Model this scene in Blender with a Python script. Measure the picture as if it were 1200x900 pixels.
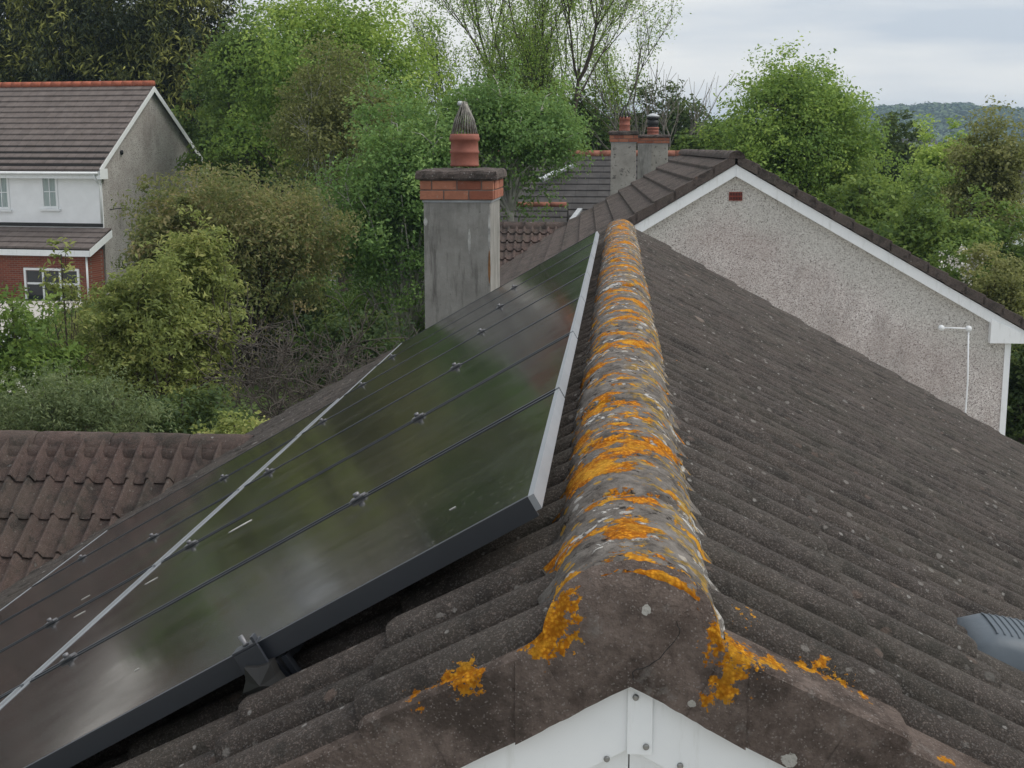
import bpy, math, random
import numpy as np
from mathutils import Vector, Matrix, noise as mnoise
random.seed(7)
R_ = math.radians
scene = bpy.context.scene
for o in list(bpy.data.objects):
    bpy.data.objects.remove(o)

# ---------------------------------------------------------------- camera
H = 5.6                                   # camera height above the ground
FPX, VX, VY = 1556.9, 724.4, 171.1        # focal length and ridge vanishing point in photo pixels (1200 x 900)
PITCH = math.atan2(450 - VY, FPX)
PSI = math.atan2(VX - 600, FPX / math.cos(PITCH))
FW = Vector((-math.sin(PSI) * math.cos(PITCH), math.cos(PSI) * math.cos(PITCH), -math.sin(PITCH)))
RT = Vector((math.cos(PSI), math.sin(PSI), 0))
UP = RT.cross(FW)
CAM = Vector((0, 0, H))
cd = bpy.data.cameras.new('camera')
cam = bpy.data.objects.new('camera', cd)
scene.collection.objects.link(cam)
cam.location = CAM
cam.rotation_euler = Matrix((RT, UP, -FW)).transposed().to_euler()
cd.sensor_width = 36
cd.lens = FPX / 1200 * 36
cd.clip_end = 6000
cd.clip_start = .05
scene.camera = cam
FH = Vector((-math.sin(PSI), math.cos(PSI), 0))     # horizontal heading


def ray(x, y):
    return FW + RT * ((x - 600) / FPX) - UP * ((y - 450) / FPX)


def at_y(x, y, Y):                        # point seen at pixel (x, y) standing at world Y
    r = ray(x, y)
    return CAM + r * (Y / r.y)


def at_d(x, y, d):                        # same, at distance d along the heading
    r = ray(x, y)
    return CAM + r * (d / r.dot(FH))


def project(p):
    v = Vector(p) - CAM
    d = v.dot(FW)
    return 600 + FPX * v.dot(RT) / d, 450 - FPX * v.dot(UP) / d, d


# ---------------------------------------------------------------- world, sun, exposure
SUN_EL, SUN_AZ = 54, 88                   # high over the right-hand side, veiled by cloud
world = bpy.data.worlds.new('World')
scene.world = world
world.use_nodes = True
wt = world.node_tree
wt.nodes.clear()
wn, wl = wt.nodes.new, wt.links.new
w_out = wn('ShaderNodeOutputWorld')
w_bg = wn('ShaderNodeBackground')
w_sky = wn('ShaderNodeTexSky')
w_sky.sky_type = 'NISHITA'
w_sky.sun_disc = False
w_sky.sun_elevation = R_(SUN_EL)
w_sky.sun_rotation = R_(SUN_AZ)
w_sky.air_density = 1.2
w_sky.dust_density = 2.0
w_tc = wn('ShaderNodeTexCoord')
w_map = wn('ShaderNodeMapping')
w_map.inputs['Scale'].default_value = (1.5, 1.5, 11.0)
w_map.inputs['Location'].default_value = (3.1, 1.7, .35)
w_n = wn('ShaderNodeTexNoise')
w_n.inputs['Scale'].default_value = 1.5
w_n.inputs['Detail'].default_value = 7
w_n.inputs['Roughness'].default_value = .52
w_n.inputs['Distortion'].default_value = .25
w_r = wn('ShaderNodeValToRGB')
w_r.color_ramp.elements[0].position = .40
w_r.color_ramp.elements[0].color = (3.85, 4.2, 4.7, 1)
w_r.color_ramp.elements[1].position = .60
w_r.color_ramp.elements[1].color = (6.0, 5.95, 5.82, 1)
w_mix = wn('ShaderNodeMixRGB')
w_mix.inputs[0].default_value = .92       # cloud cover
wl(w_tc.outputs['Generated'], w_map.inputs[0])
wl(w_map.outputs[0], w_n.inputs['Vector'])
wl(w_n.outputs[0], w_r.inputs[0])
wl(w_sky.outputs[0], w_mix.inputs[1])
wl(w_r.outputs[0], w_mix.inputs[2])
wl(w_mix.outputs[0], w_bg.inputs[0])
w_bg.inputs[1].default_value = .1
wl(w_bg.outputs[0], w_out.inputs[0])
sd = bpy.data.lights.new('sun', 'SUN')
sd.energy = 1.5
sd.angle = R_(40)
sd.color = (1, .96, .9)
sun = bpy.data.objects.new('sun', sd)
scene.collection.objects.link(sun)
az = R_(SUN_AZ)
sdir = Vector((math.sin(az) * math.cos(R_(SUN_EL)), math.cos(az) * math.cos(R_(SUN_EL)), math.sin(R_(SUN_EL))))
sun.rotation_euler = (-sdir).to_track_quat('-Z', 'Y').to_euler()
sun.location = (0, 0, 40)
scene.view_settings.view_transform = 'Standard'
scene.view_settings.look = 'None'
scene.view_settings.exposure = 0.7
scene.view_settings.gamma = 1
scene.view_settings.use_curve_mapping = False
scene.render.engine = 'CYCLES'
scene.cycles.max_bounces = 8
scene.cycles.transparent_max_bounces = 8
scene.render.resolution_x, scene.render.resolution_y = 1024, 768


# ---------------------------------------------------------------- node helpers
class NT:
    def __init__(s, name):
        s.m = bpy.data.materials.new(name)
        s.m.use_nodes = True
        s.t = s.m.node_tree
        s.t.nodes.clear()
        s.out = s.t.nodes.new('ShaderNodeOutputMaterial')
        s.geo = s.t.nodes.new('ShaderNodeNewGeometry')
        s.tc = s.t.nodes.new('ShaderNodeTexCoord')
        s.pos = s.geo.outputs['Position']
        s.obj = s.tc.outputs['Object']

    def set(s, sock, v):
        if isinstance(v, bpy.types.NodeSocket):
            s.t.links.new(v, sock)
        elif isinstance(v, (tuple, list)) and len(v) == 3 and sock.type == 'RGBA':
            sock.default_value = (*v, 1)
        else:
            sock.default_value = v

    def node(s, typ, **kw):
        n = s.t.nodes.new(typ)
        for k, v in kw.items():
            setattr(n, k, v)
        return n

    def map(s, vec, scale=(1, 1, 1), loc=(0, 0, 0), rot=(0, 0, 0)):
        n = s.node('ShaderNodeMapping')
        s.set(n.inputs[0], vec)
        n.inputs['Scale'].default_value = scale
        n.inputs['Location'].default_value = loc
        n.inputs['Rotation'].default_value = rot
        return n.outputs[0]

    def noise(s, scale, detail=4, rough=.55, vec=None, dist=0):
        n = s.node('ShaderNodeTexNoise')
        s.set(n.inputs['Vector'], vec or s.pos)
        n.inputs['Scale'].default_value = scale
        n.inputs['Detail'].default_value = detail
        n.inputs['Roughness'].default_value = rough
        n.inputs['Distortion'].default_value = dist
        return n.outputs[0]

    def voro(s, scale, vec=None, feature='F1', rnd=1):
        n = s.node('ShaderNodeTexVoronoi', feature=feature)
        s.set(n.inputs['Vector'], vec or s.pos)
        n.inputs['Scale'].default_value = scale
        n.inputs['Randomness'].default_value = rnd
        return n.outputs['Distance'], n.outputs['Color'] if feature != 'DISTANCE_TO_EDGE' else None

    def ramp(s, fac, a, b, ca=(0, 0, 0), cb=(1, 1, 1), interp='LINEAR'):
        n = s.node('ShaderNodeValToRGB')
        n.color_ramp.interpolation = interp
        e = n.color_ramp.elements
        e[0].position, e[1].position = a, b
        e[0].color, e[1].color = (*ca, 1), (*cb, 1)
        s.set(n.inputs[0], fac)
        return n.outputs[0]

    def stops(s, fac, st, interp='LINEAR'):
        n = s.node('ShaderNodeValToRGB')
        n.color_ramp.interpolation = interp
        e = n.color_ramp.elements
        while len(e) < len(st):
            e.new(.5)
        for i, (p, c) in enumerate(st):
            e[i].position = p
            e[i].color = (*c, 1)
        s.set(n.inputs[0], fac)
        return n.outputs[0]

    def mix(s, fac, a, b, mode='MIX'):
        n = s.node('ShaderNodeMixRGB', blend_type=mode)
        s.set(n.inputs[0], fac)
        s.set(n.inputs[1], a)
        s.set(n.inputs[2], b)
        return n.outputs[0]

    def math(s, op, a, b=0, clamp=False):
        n = s.node('ShaderNodeMath', operation=op, use_clamp=clamp)
        s.set(n.inputs[0], a)
        s.set(n.inputs[1], b)
        return n.outputs[0]

    def sep(s, vec=None):
        n = s.node('ShaderNodeSeparateXYZ')
        s.set(n.inputs[0], vec or s.pos)
        return n.outputs

    def dist(s, c, vec=None):
        n = s.node('ShaderNodeVectorMath', operation='DISTANCE')
        s.set(n.inputs[0], vec or s.pos)
        n.inputs[1].default_value = c
        return n.outputs['Value']

    def spots(s, lst, rag=.6, scale=45, sharp=.12, vec=None):     # ragged patches round given centres
        cur = None
        for c, r in lst:
            d = s.math('DIVIDE', s.dist(c, vec), r)
            cur = d if cur is None else s.math('MINIMUM', cur, d)
        nz = s.noise(scale, 5, .65, vec)
        v = s.math('ADD', cur, s.math('MULTIPLY', s.math('SUBTRACT', nz, .5), rag * 4))
        return s.ramp(v, 1 - sharp, 1.0, (1, 1, 1), (0, 0, 0))

    def crust(s, dark, light):                 # granular lichen: bright warts, darker gaps
        d, k = s.voro(150)
        d2, k2 = s.voro(55)
        c = s.ramp(d, .15, .6, light, dark)
        c = s.mix(s.math('MULTIPLY', s.ramp(d2, .35, .7), .55), c, tuple(v * .55 for v in dark))
        return s.mix(s.math('MULTIPLY', s.ramp(s.noise(18, 4), .45, .62), .5), c, (.62, .36, .04))

    def rnd(s):
        return s.node('ShaderNodeObjectInfo').outputs['Random']

    def bump(s, h, strength=.5, dist=.01):
        n = s.node('ShaderNodeBump')
        n.inputs['Strength'].default_value = strength
        n.inputs['Distance'].default_value = dist
        s.set(n.inputs['Height'], h)
        return n.outputs[0]

    def done(s, col, rough=.8, nrm=None, metal=0, spec=.3, **kw):
        p = s.node('ShaderNodeBsdfPrincipled')
        s.set(p.inputs['Base Color'], col)
        s.set(p.inputs['Roughness'], rough)
        s.set(p.inputs['Metallic'], metal)
        p.inputs['Specular IOR Level'].default_value = spec
        for k, v in kw.items():
            p.inputs[k].default_value = v
        if nrm:
            s.set(p.inputs['Normal'], nrm)
        s.t.links.new(p.outputs[0], s.out.inputs[0])
        s.p = p
        return s.m


M = {}


def rel(x, y, z):
    return (x, y, z + H)


# --- weathered concrete tile of the near roof, lichen discs and algae included
def tile_mat(name, dark, light, spots=(), brown=(.15, .12, .105), disc=.66, lich=.7):
    n = NT(name)
    mid = n.noise(11, 6, .65)
    c = n.ramp(n.math('ADD', n.math('MULTIPLY', mid, .6), n.math('MULTIPLY', n.noise(75, 5, .75), .4)), .38, .62, dark, light)
    c = n.mix(n.ramp(n.noise(.9, 3), .42, .62), c, n.mix(.55, c, brown))
    c = n.mix(n.math('MULTIPLY', n.ramp(n.noise(5.5, 8, .72), .50, .60), .75), c, (.034, .031, .029))
    c = n.mix(n.math('MULTIPLY', n.rnd(), .35), c, n.mix(.5, c, (.03, .028, .026)))
    gd, gc = n.voro(420)
    g = n.sep(gc)[0]
    c = n.mix(n.math('MULTIPLY', n.ramp(g, .88, .92), .55), c, (.40, .38, .36))
    c = n.mix(n.math('MULTIPLY', n.ramp(g, .10, .06), .6), c, (.02, .018, .017))
    wob = n.noise(30, 4)
    vd, vc = n.voro(4.2)
    vd2 = n.math('ADD', vd, n.math('MULTIPLY', n.math('SUBTRACT', wob, .5), .22))
    pick = n.ramp(n.sep(vc)[1], disc, disc + .02)
    lic = n.math('MULTIPLY', n.ramp(vd2, .09, .13, (1, 1, 1), (0, 0, 0)), pick)
    lcol = n.mix(n.sep(vc)[0], (.30, .29, .27), (.20, .13, .10))
    c = n.mix(n.math('MULTIPLY', lic, .75), c, lcol)
    vd, vc = n.voro(9.5)
    vd2 = n.math('ADD', vd, n.math('MULTIPLY', n.math('SUBTRACT', wob, .5), .25))
    lic2 = n.math('MULTIPLY', n.ramp(vd2, .10, .14, (1, 1, 1), (0, 0, 0)), n.ramp(n.sep(vc)[2], .74, .76))
    c = n.mix(n.math('MULTIPLY', lic2, .7), c, n.mix(n.sep(vc)[0], (.36, .35, .33), (.03, .027, .025)))
    # moss spots and pale crusts a couple of centimetres across
    wv = n.noise(42, 5, .75)
    for sc_, lo, col_, rr_ in ((17, .70, (.034, .032, .029), .34), (36, .93, (.30, .285, .265), .34), (26, .93, (.17, .125, .105), .34), (58, .95, (.42, .41, .39), .30)):
        d_, k_ = n.voro(sc_)
        d_ = n.math('ADD', d_, n.math('MULTIPLY', n.math('SUBTRACT', wv, .5), .8))
        mk = n.math('MULTIPLY', n.ramp(d_, rr_ - .1, rr_, (1, 1, 1), (0, 0, 0)), n.ramp(n.sep(k_)[1], lo, lo + .02))
        c = n.mix(n.math('MULTIPLY', mk, lich), c, col_)
    c = n.mix(n.math('MULTIPLY', n.ramp(n.noise(2.6, 5, .65), .45, .62), .3), c, n.mix(.5, c, (.11, .11, .085)))
    if spots:
        m = n.spots(spots, 1.0, 70)
        oc = n.crust((.42, .15, .01), (.80, .38, .03))
        c = n.mix(m, c, oc)
        c = n.mix(n.math('MULTIPLY', n.spots(PALE, .45, 60), .85), c, (.46, .45, .42))
    h = n.math('ADD', n.math('MULTIPLY', n.noise(160, 5, .7), .6), n.math('MULTIPLY', mid, .8))
    h = n.math('ADD', h, n.math('MULTIPLY', lic2, .3))
    return n.done(c, .92, n.bump(h, 1.0, .015), spec=.15)


def roof_px(side, x, y):                  # where the sight line through a photo pixel meets the tile plane
    t = R_(30.0 if side < 0 else 28.9)
    nn = Vector((side * math.sin(t), 0, math.cos(t)))
    p0 = Vector((.029, 0, H - .640))
    r = ray(x, y)
    return tuple(CAM + r * (nn.dot(p0 - CAM) / nn.dot(r)))


ORANGE = [(roof_px(-1, x, y), r) for x, y, r in ((548, 795, .024), (530, 802, .018), (494, 821, .018), (563, 690, .009), (612, 731, .010), (508, 815, .012))]
ORANGE += [(roof_px(1, x, y), r) for x, y, r in ((786, 430, .03), (885, 704, .024), (903, 742, .011), (862, 735, .026), (868, 765, .030), (905, 780, .022), (935, 785, .018),
                                                (955, 793, .026), (978, 806, .022), (1008, 828, .017), (1105, 896, .014), (822, 575, .010), (848, 720, .016))]
PALE = [(roof_px(1, x, y), r) for x, y, r in ((835, 551, .022), (837, 588, .026), (828, 622, .018), (938, 866, .016), (1090, 862, .010), (1100, 868, .008), (890, 495, .03), (884, 512, .02), (905, 690, .012), (985, 738, .010), (1000, 560, .02), (870, 640, .012))]
M['tile'] = tile_mat('roof_tile', (.090, .077, .070), (.265, .228, .205), ORANGE, lich=.55)
M['tile_wing'] = tile_mat('wing_tile', (.135, .088, .075), (.31, .21, .185), disc=.95, lich=.25)
M['tile_far'] = tile_mat('neighbour_tile', (.17, .132, .118), (.30, .238, .215), disc=.95, lich=.25)


# --- ridge crust
def ridge_mat():
    n = NT('lichen_ridge')
    x, y, z = n.sep()
    st = n.map(n.pos, (5.4, 7.2, 5.4))
    st2 = n.map(n.pos, (5.0, 6.4, 5.0), (5.2, 1.3, 2.1))
    fine = n.noise(60, 5, .7)
    mid = n.noise(24, 5, .7)
    jag = n.math('ADD', n.math('MULTIPLY', n.math('SUBTRACT', fine, .5), .34), n.math('MULTIPLY', n.math('SUBTRACT', mid, .5), .26))
    c = n.ramp(n.noise(16, 7, .75), .34, .68, (.060, .052, .047), (.24, .22, .20))
    c = n.mix(n.ramp(n.noise(34, 5, .7), .58, .66), c, (.024, .020, .018))
    w = n.math('ADD', n.noise(1.3, 6, .62, st2), jag)
    wm = n.ramp(w, .60, .63)
    c = n.mix(wm, c, n.ramp(fine, .35, .65, (.22, .21, .20), (.62, .61, .58)))
    # small round thalli, white and yellow
    vd, vc = n.voro(34)
    vd = n.math('ADD', vd, n.math('MULTIPLY', n.math('SUBTRACT', fine, .5), .5))
    th_ = n.math('MULTIPLY', n.ramp(vd, .30, .38, (1, 1, 1), (0, 0, 0)), n.ramp(n.sep(vc)[0], .70, .72))
    c = n.mix(n.math('MULTIPLY', th_, .8), c, n.mix(n.ramp(n.sep(vc)[1], .45, .5), (.42, .41, .39), (.40, .23, .03)))
    # yellow lobes on the side away from the panels, orange on the crown
    ye = n.math('ADD', n.noise(2.6, 6, .65, st), n.math('MULTIPLY', jag, 1.1))
    ye = n.math('MULTIPLY', n.ramp(ye, .55, .59), n.ramp(x, .02, .07))
    c = n.mix(n.math('MULTIPLY', ye, .8), c, n.ramp(n.noise(55, 3), .4, .62, (.16, .11, .03), (.46, .28, .04)))
    o = n.math('ADD', n.noise(1.25, 4, .58, st), jag)
    o = n.math('ADD', o, n.math('MULTIPLY', n.ramp(n.math('ABSOLUTE', x), .05, .14, (1, 1, 1), (0, 0, 0)), .055))
    om = n.ramp(o, .582, .607)
    oc = n.crust((.34, .11, .008), (.72, .30, .02))
    c = n.mix(om, c, oc)
    blob = n.spots([(rel(-.078, 1.885, -.655), .05), (rel(-.092, 1.89, -.69), .05), (rel(-.068, 1.878, -.632), .035)], .6, 55)
    c = n.mix(blob, c, oc)
    h = n.math('ADD', n.math('MULTIPLY', n.noise(75, 6, .7), .9), n.math('MULTIPLY', om, .35))
    h = n.math('ADD', h, n.math('MULTIPLY', wm, .2))
    return n.done(c, .95, n.bump(h, .9, .008), spec=.1)


M['ridge'] = ridge_mat()


def mortar_mat():
    n = NT('verge_mortar')
    c = n.ramp(n.math('ADD', n.math('MULTIPLY', n.noise(8, 6, .65), .6), n.math('MULTIPLY', n.noise(60, 5, .75), .4)), .36, .64, (.078, .060, .052), (.225, .180, .158))
    c = n.mix(n.math('MULTIPLY', n.ramp(n.noise(7, 7, .72), .50, .62), .75), c, (.052, .042, .037))
    c = n.mix(n.math('MULTIPLY', n.ramp(n.noise(13, 6, .72, n.map(n.pos, (1, 1, 1), (7, 3, 1))), .60, .68), .5), c, (.25, .235, .22))
    gc = n.sep(n.voro(430)[1])[0]
    c = n.mix(n.math('MULTIPLY', n.ramp(gc, .93, .96), .40), c, (.36, .33, .31))
    c = n.mix(n.ramp(n.spots([(rel(.262, 1.84, -.885), .012), (rel(.05, 1.84, -.66), .008), (rel(.118, 1.84, -.80), .006)], .35, 90), .2, .8), c, (.45, .44, .41))
    oc = n.crust((.42, .15, .01), (.80, .38, .03))
    c = n.mix(n.math('MULTIPLY', n.spots(PALE, .45, 60), .85), c, (.50, .49, .46))
    o = n.spots(ORANGE + [(rel(-.096, 1.845, -.685), .045), (rel(-.082, 1.845, -.650), .030), (rel(-.10, 1.85, -.71), .03), (rel(.162, 1.88, -.725), .035), (rel(.18, 1.86, -.75), .028), (rel(.155, 1.85, -.70), .022),
                 (rel(.165, 1.845, -.775), .022), (rel(.14, 1.845, -.795), .014), (rel(.135, 1.9, -.70), .02)], 1.0, 70)
    c = n.mix(o, c, oc)
    h = n.math('ADD', n.noise(120, 5, .7), n.math('MULTIPLY', n.noise(18, 4), .8))
    return n.done(c, .95, n.bump(h, 1.0, .010), spec=.1)


M['mortar'] = mortar_mat()


def simple(name, col, rough=.6, spec=.4, var=.12, scale=6, bump=0, metal=0, bscale=60):
    n = NT(name)
    d = tuple(v * (1 - var) for v in col)
    l = tuple(min(1, v * (1 + var)) for v in col)
    c = n.ramp(n.noise(scale, 5, .6), .3, .7, d, l)
    b = n.bump(n.noise(bscale, 4), bump, .004) if bump else None
    return n.done(c, rough, b, metal, spec)


def pvc_mat():
    n = NT('white_pvc')
    c = n.ramp(n.noise(5, 5, .6), .3, .7, (.80, .825, .84), (.86, .88, .89))
    st = n.noise(1, 6, .7, n.map(n.pos, (22, 22, 3)))
    c = n.mix(n.math('MULTIPLY', n.ramp(st, .55, .72), .38), c, (.46, .47, .42))
    c = n.mix(n.ramp(n.noise(60, 5, .7), .70, .74), c, (.45, .44, .42))
    return n.done(c, .35, spec=.4)


M['pvc'] = pvc_mat()
M['screw'] = simple('screw', (.30, .30, .29), .35, metal=.8)
M['frame'] = simple('black_anodised', (.022, .026, .034), .42, .6, .1, 3)
M['alu'] = simple('aluminium_clamp', (.20, .20, .21), .5, metal=.6)
M['dropping'] = simple('bird_dropping', (.62, .61, .57), .8, .2)
M['lead'] = simple('lead_flashing', (.42, .44, .46), .5, .4, .25, 4)
M['terracotta'] = simple('terracotta', (.26, .095, .068), .7, .3, .25, 7, .3)
def chimney_brick_mat():
    n = NT('chimney_brick')
    c = n.mix(n.rnd(), (.27, .10, .065), (.46, .20, .125))
    c = n.mix(n.math('MULTIPLY', n.ramp(n.noise(9, 6, .7), .42, .62), .55), c, n.mix(.5, c, (.10, .055, .045)))
    c = n.mix(n.math('MULTIPLY', n.ramp(n.noise(22, 5, .7), .60, .68), .6), c, (.40, .33, .29))
    return n.done(c, .9, n.bump(n.noise(50, 5, .7), .7, .008), spec=.15)


M['brick'] = chimney_brick_mat()
M['brick_joint'] = simple('brick_mortar', (.22, .18, .16), .9, .1)
M['cap'] = tile_mat('chimney_cap', (.15, .115, .104), (.42, .34, .315), disc=.7)
M['vent'] = simple('vent_plastic', (.085, .105, .125), .5, .4, .12, 9, .15)
M['orange_ridge'] = simple('orange_ridge', (.27, .115, .08), .8, .2, .25, 5, .3)
M['wood'] = simple('wood', (.10, .075, .05), .85, .2, .3, 5, .3)
M['bark'] = simple('bark', (.075, .062, .050), .95, .1, .35, 6, .6)
M['bark_grey'] = simple('bark_grey', (.17, .155, .135), .95, .1, .35, 6, .4)
M['bark_twig'] = simple('bark_twig', (.085, .075, .065), .95, .1, .4, 6)
M['bark_birch'] = simple('bark_birch', (.50, .48, .43), .85, .2, .45, 4, .4)
M['soil'] = simple('soil', (.05, .045, .03), .95, .1, .3)
M['brass'] = simple('brass', (.40, .27, .12), .4, metal=.8)
M['black'] = simple('black_metal', (.02, .02, .02), .5, .4)
M['dark_void'] = simple('dark_interior', (.012, .013, .014), .6, .3)
M['screen'] = simple('curtain', (.50, .55, .54), .8, .2, .15, 3)
M['cowl'] = simple('cowl_metal', (.20, .19, .17), .7, .3, .8, 16)


def glass_panel_mat():
    n = NT('solar_glass')
    x, y, z = n.sep(n.obj)
    cell = .166
    fx = n.math('FRACT', n.math('DIVIDE', n.math('ADD', x, 10.0), cell))
    fy = n.math('FRACT', n.math('DIVIDE', n.math('ADD', y, 10.0), cell))
    e = n.math('MINIMUM', n.math('MINIMUM', fx, n.math('SUBTRACT', 1, fx)), n.math('MINIMUM', fy, n.math('SUBTRACT', 1, fy)))
    line = n.ramp(e, .004, .012, (1, 1, 1), (0, 0, 0))
    c = n.mix(line, (.011, .012, .014), (.004, .004, .005))
    dirt = n.noise(2.2, 6, .65)
    bus = n.math('FRACT', n.math('MULTIPLY', n.math('DIVIDE', n.math('ADD', y, 10.0), cell), 3.0))
    c = n.mix(n.math('MULTIPLY', n.ramp(n.math('ABSOLUTE', n.math('SUBTRACT', bus, .5)), .018, .03, (1, 1, 1), (0, 0, 0)), .5), c, (.05, .05, .05))
    strk = n.noise(1.6, 6, .7, n.map(n.obj, (.8, 6, 1)))
    c = n.mix(n.math('ADD', .035, n.math('MULTIPLY', n.math('MULTIPLY', n.ramp(dirt, .35, .7), n.ramp(strk, .35, .65)), .38)), c, (.115, .103, .092))
    sp = n.sep(n.voro(150)[1])[0]
    c = n.mix(n.math('MULTIPLY', n.ramp(sp, .985, .99), .3), c, (.25, .24, .22))
    r = n.ramp(n.noise(3.5, 5, .6), .3, .75, (.08, .08, .08), (.18, .18, .18))
    return n.done(c, r, n.bump(n.noise(2.5, 2), .05, .004), spec=.42)


M['pv'] = glass_panel_mat()


def pebble_mat(name, c1, c2, c3, scale=33, clean=None, stain=(.30, .235, .21)):
    n = NT(name)
    d, col = n.voro(scale)
    r, g, b = n.sep(col)
    c = n.stops(r, [(0, (.07, .06, .055)), (.16, c1), (.6, c2), (.92, c3)])
    c = n.mix(n.math('MULTIPLY', n.ramp(n.noise(.85, 5, .65), .40, .62), .65), c, n.mix(.6, c, stain))
    c = n.mix(n.math('MULTIPLY', n.ramp(n.noise(1.6, 6, .7, n.map(n.pos, (1, 1, .35))), .48, .70), .65), c, n.mix(.6, c, (.14, .125, .115)))
    if clean:
        # paler untouched render in the lee of the bargeboard: distance below the verge line, ragged
        (ax, ay, az), tan = clean
        x, y, z = n.sep()
        line = n.math('SUBTRACT', az, n.math('MULTIPLY', n.math('ABSOLUTE', n.math('SUBTRACT', x, ax)), tan))
        below = n.math('SUBTRACT', line, z)
        below = n.math('ADD', below, n.math('MULTIPLY', n.math('SUBTRACT', n.noise(1.3, 5), .5), .9))
        k = n.ramp(below, .55, 1.15, (1, 1, 1), (0, 0, 0))
        pale = n.stops(r, [(0, (.16, .15, .13)), (.15, (.42, .40, .37)), (.5, (.56, .54, .50)), (1, (.66, .645, .61))])
        c = n.mix(n.math('MULTIPLY', k, .85), c, pale)
    h = n.math('SUBTRACT', 1, d)
    return n.done(c, .9, n.bump(h, .35, .008), spec=.2)


def render_mat():         # smooth grey cement render with streaks and patches
    n = NT('chimney_render')
    c = n.ramp(n.noise(3, 7, .7), .3, .7, (.20, .195, .18), (.35, .343, .32))
    c = n.mix(n.math('MULTIPLY', n.ramp(n.noise(1.5, 6, .7, n.map(n.pos, (7, 7, .8))), .56, .68), .55), c, (.34, .335, .31))
    c = n.mix(n.math('MULTIPLY', n.ramp(n.noise(2.2, 6, .7, n.map(n.pos, (5, 5, .7), (3, 3, 1))), .50, .66), .7), c, (.075, .071, .064))
    c = n.mix(n.ramp(n.noise(45, 4, .7), .66, .72), c, (.045, .043, .04))
    return n.done(c, .92, n.bump(n.noise(60, 5, .7), .5, .006), spec=.15)


def render_spot_mat():
    n = NT('lichened_render')
    c = n.ramp(n.noise(3, 7, .7), .3, .7, (.26, .25, .22), (.42, .40, .36))
    c = n.mix(n.ramp(n.noise(9, 6, .75), .56, .62), c, (.11, .105, .095))
    return n.done(c, .92, n.bump(n.noise(40, 5, .7), .5, .01), spec=.15)


M['render'] = render_mat()
M['render_spot'] = render_spot_mat()


def flat_tile_mat(name, a, b, axis, w):
    n = NT(name)
    c = n.ramp(n.noise(3.5, 6, .65), .3, .7, a, b)
    u = n.math('ADD', n.math('MULTIPLY', n.sep()[0], axis[0]), n.math('MULTIPLY', n.sep()[1], axis[1]))
    u = n.math('ADD', u, n.math('MULTIPLY', n.rnd(), 7.3))
    fr = n.math('FRACT', n.math('DIVIDE', u, w))
    c = n.mix(n.ramp(fr, .02, .06, (1, 1, 1), (0, 0, 0)), c, n.mix(.6, c, (.02, .02, .02)))
    # tone differs tile by tile
    wn_ = n.node('ShaderNodeTexWhiteNoise', noise_dimensions='1D')
    n.set(wn_.inputs['W'], n.math('FLOOR', n.math('DIVIDE', u, w)))
    c = n.mix(n.math('MULTIPLY', wn_.outputs[0], .4), c, n.mix(.5, c, (.02, .018, .017)))
    return n.done(c, .85, n.bump(n.noise(30, 4), .3, .01), spec=.25)


def brickwall_mat():
    n = NT('red_brickwork')
    b = n.node('ShaderNodeTexBrick')
    b.inputs['Scale'].default_value = 1
    b.inputs['Brick Width'].default_value = .225
    b.inputs['Row Height'].default_value = .075
    b.inputs['Mortar Size'].default_value = .008
    b.inputs['Color1'].default_value = (.26, .075, .045, 1)
    b.inputs['Color2'].default_value = (.18, .05, .035, 1)
    b.inputs['Mortar'].default_value = (.22, .17, .14, 1)
    s = n.sep()
    cx = n.node('ShaderNodeCombineXYZ')
    n.set(cx.inputs[0], s[0])
    n.set(cx.inputs[1], s[2])
    n.t.links.new(cx.outputs[0], b.inputs['Vector'])
    return n.done(b.outputs[0], .9, spec=.2)


M['brickwall'] = brickwall_mat()
M['white_render'] = simple('white_render', (.88, .895, .91), .8, .2, .05, 2)


def window_mat():
    n = NT('window_glass')
    return n.done((.03, .035, .04), .08, spec=.6)


M['window'] = window_mat()


def leaf_mat(name, stops, trans=.48):
    n = NT(name)
    a = n.node('ShaderNodeAttribute', attribute_name='tint')
    r, g, b = n.sep(a.outputs['Color'])
    c = n.stops(r, stops)
    c = n.mix(n.math('MULTIPLY', g, .35), c, n.mix(.5, c, (.03, .045, .015)))
    hs = n.node('ShaderNodeHueSaturation')
    hs.inputs['Saturation'].default_value = .94
    n.set(hs.inputs['Color'], c)
    c = hs.outputs[0]
    d = n.node('ShaderNodeBsdfPrincipled')
    n.set(d.inputs['Base Color'], c)
    d.inputs['Roughness'].default_value = .55
    d.inputs['Specular IOR Level'].default_value = .25
    t = n.node('ShaderNodeBsdfTranslucent')
    n.set(t.inputs[0], n.mix(.35, c, (.25, .29, .07)))
    mx = n.node('ShaderNodeMixShader')
    mx.inputs[0].default_value = trans
    n.t.links.new(d.outputs[0], mx.inputs[1])
    n.t.links.new(t.outputs[0], mx.inputs[2])
    n.t.links.new(mx.outputs[0], n.out.inputs[0])
    return n.m


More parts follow.
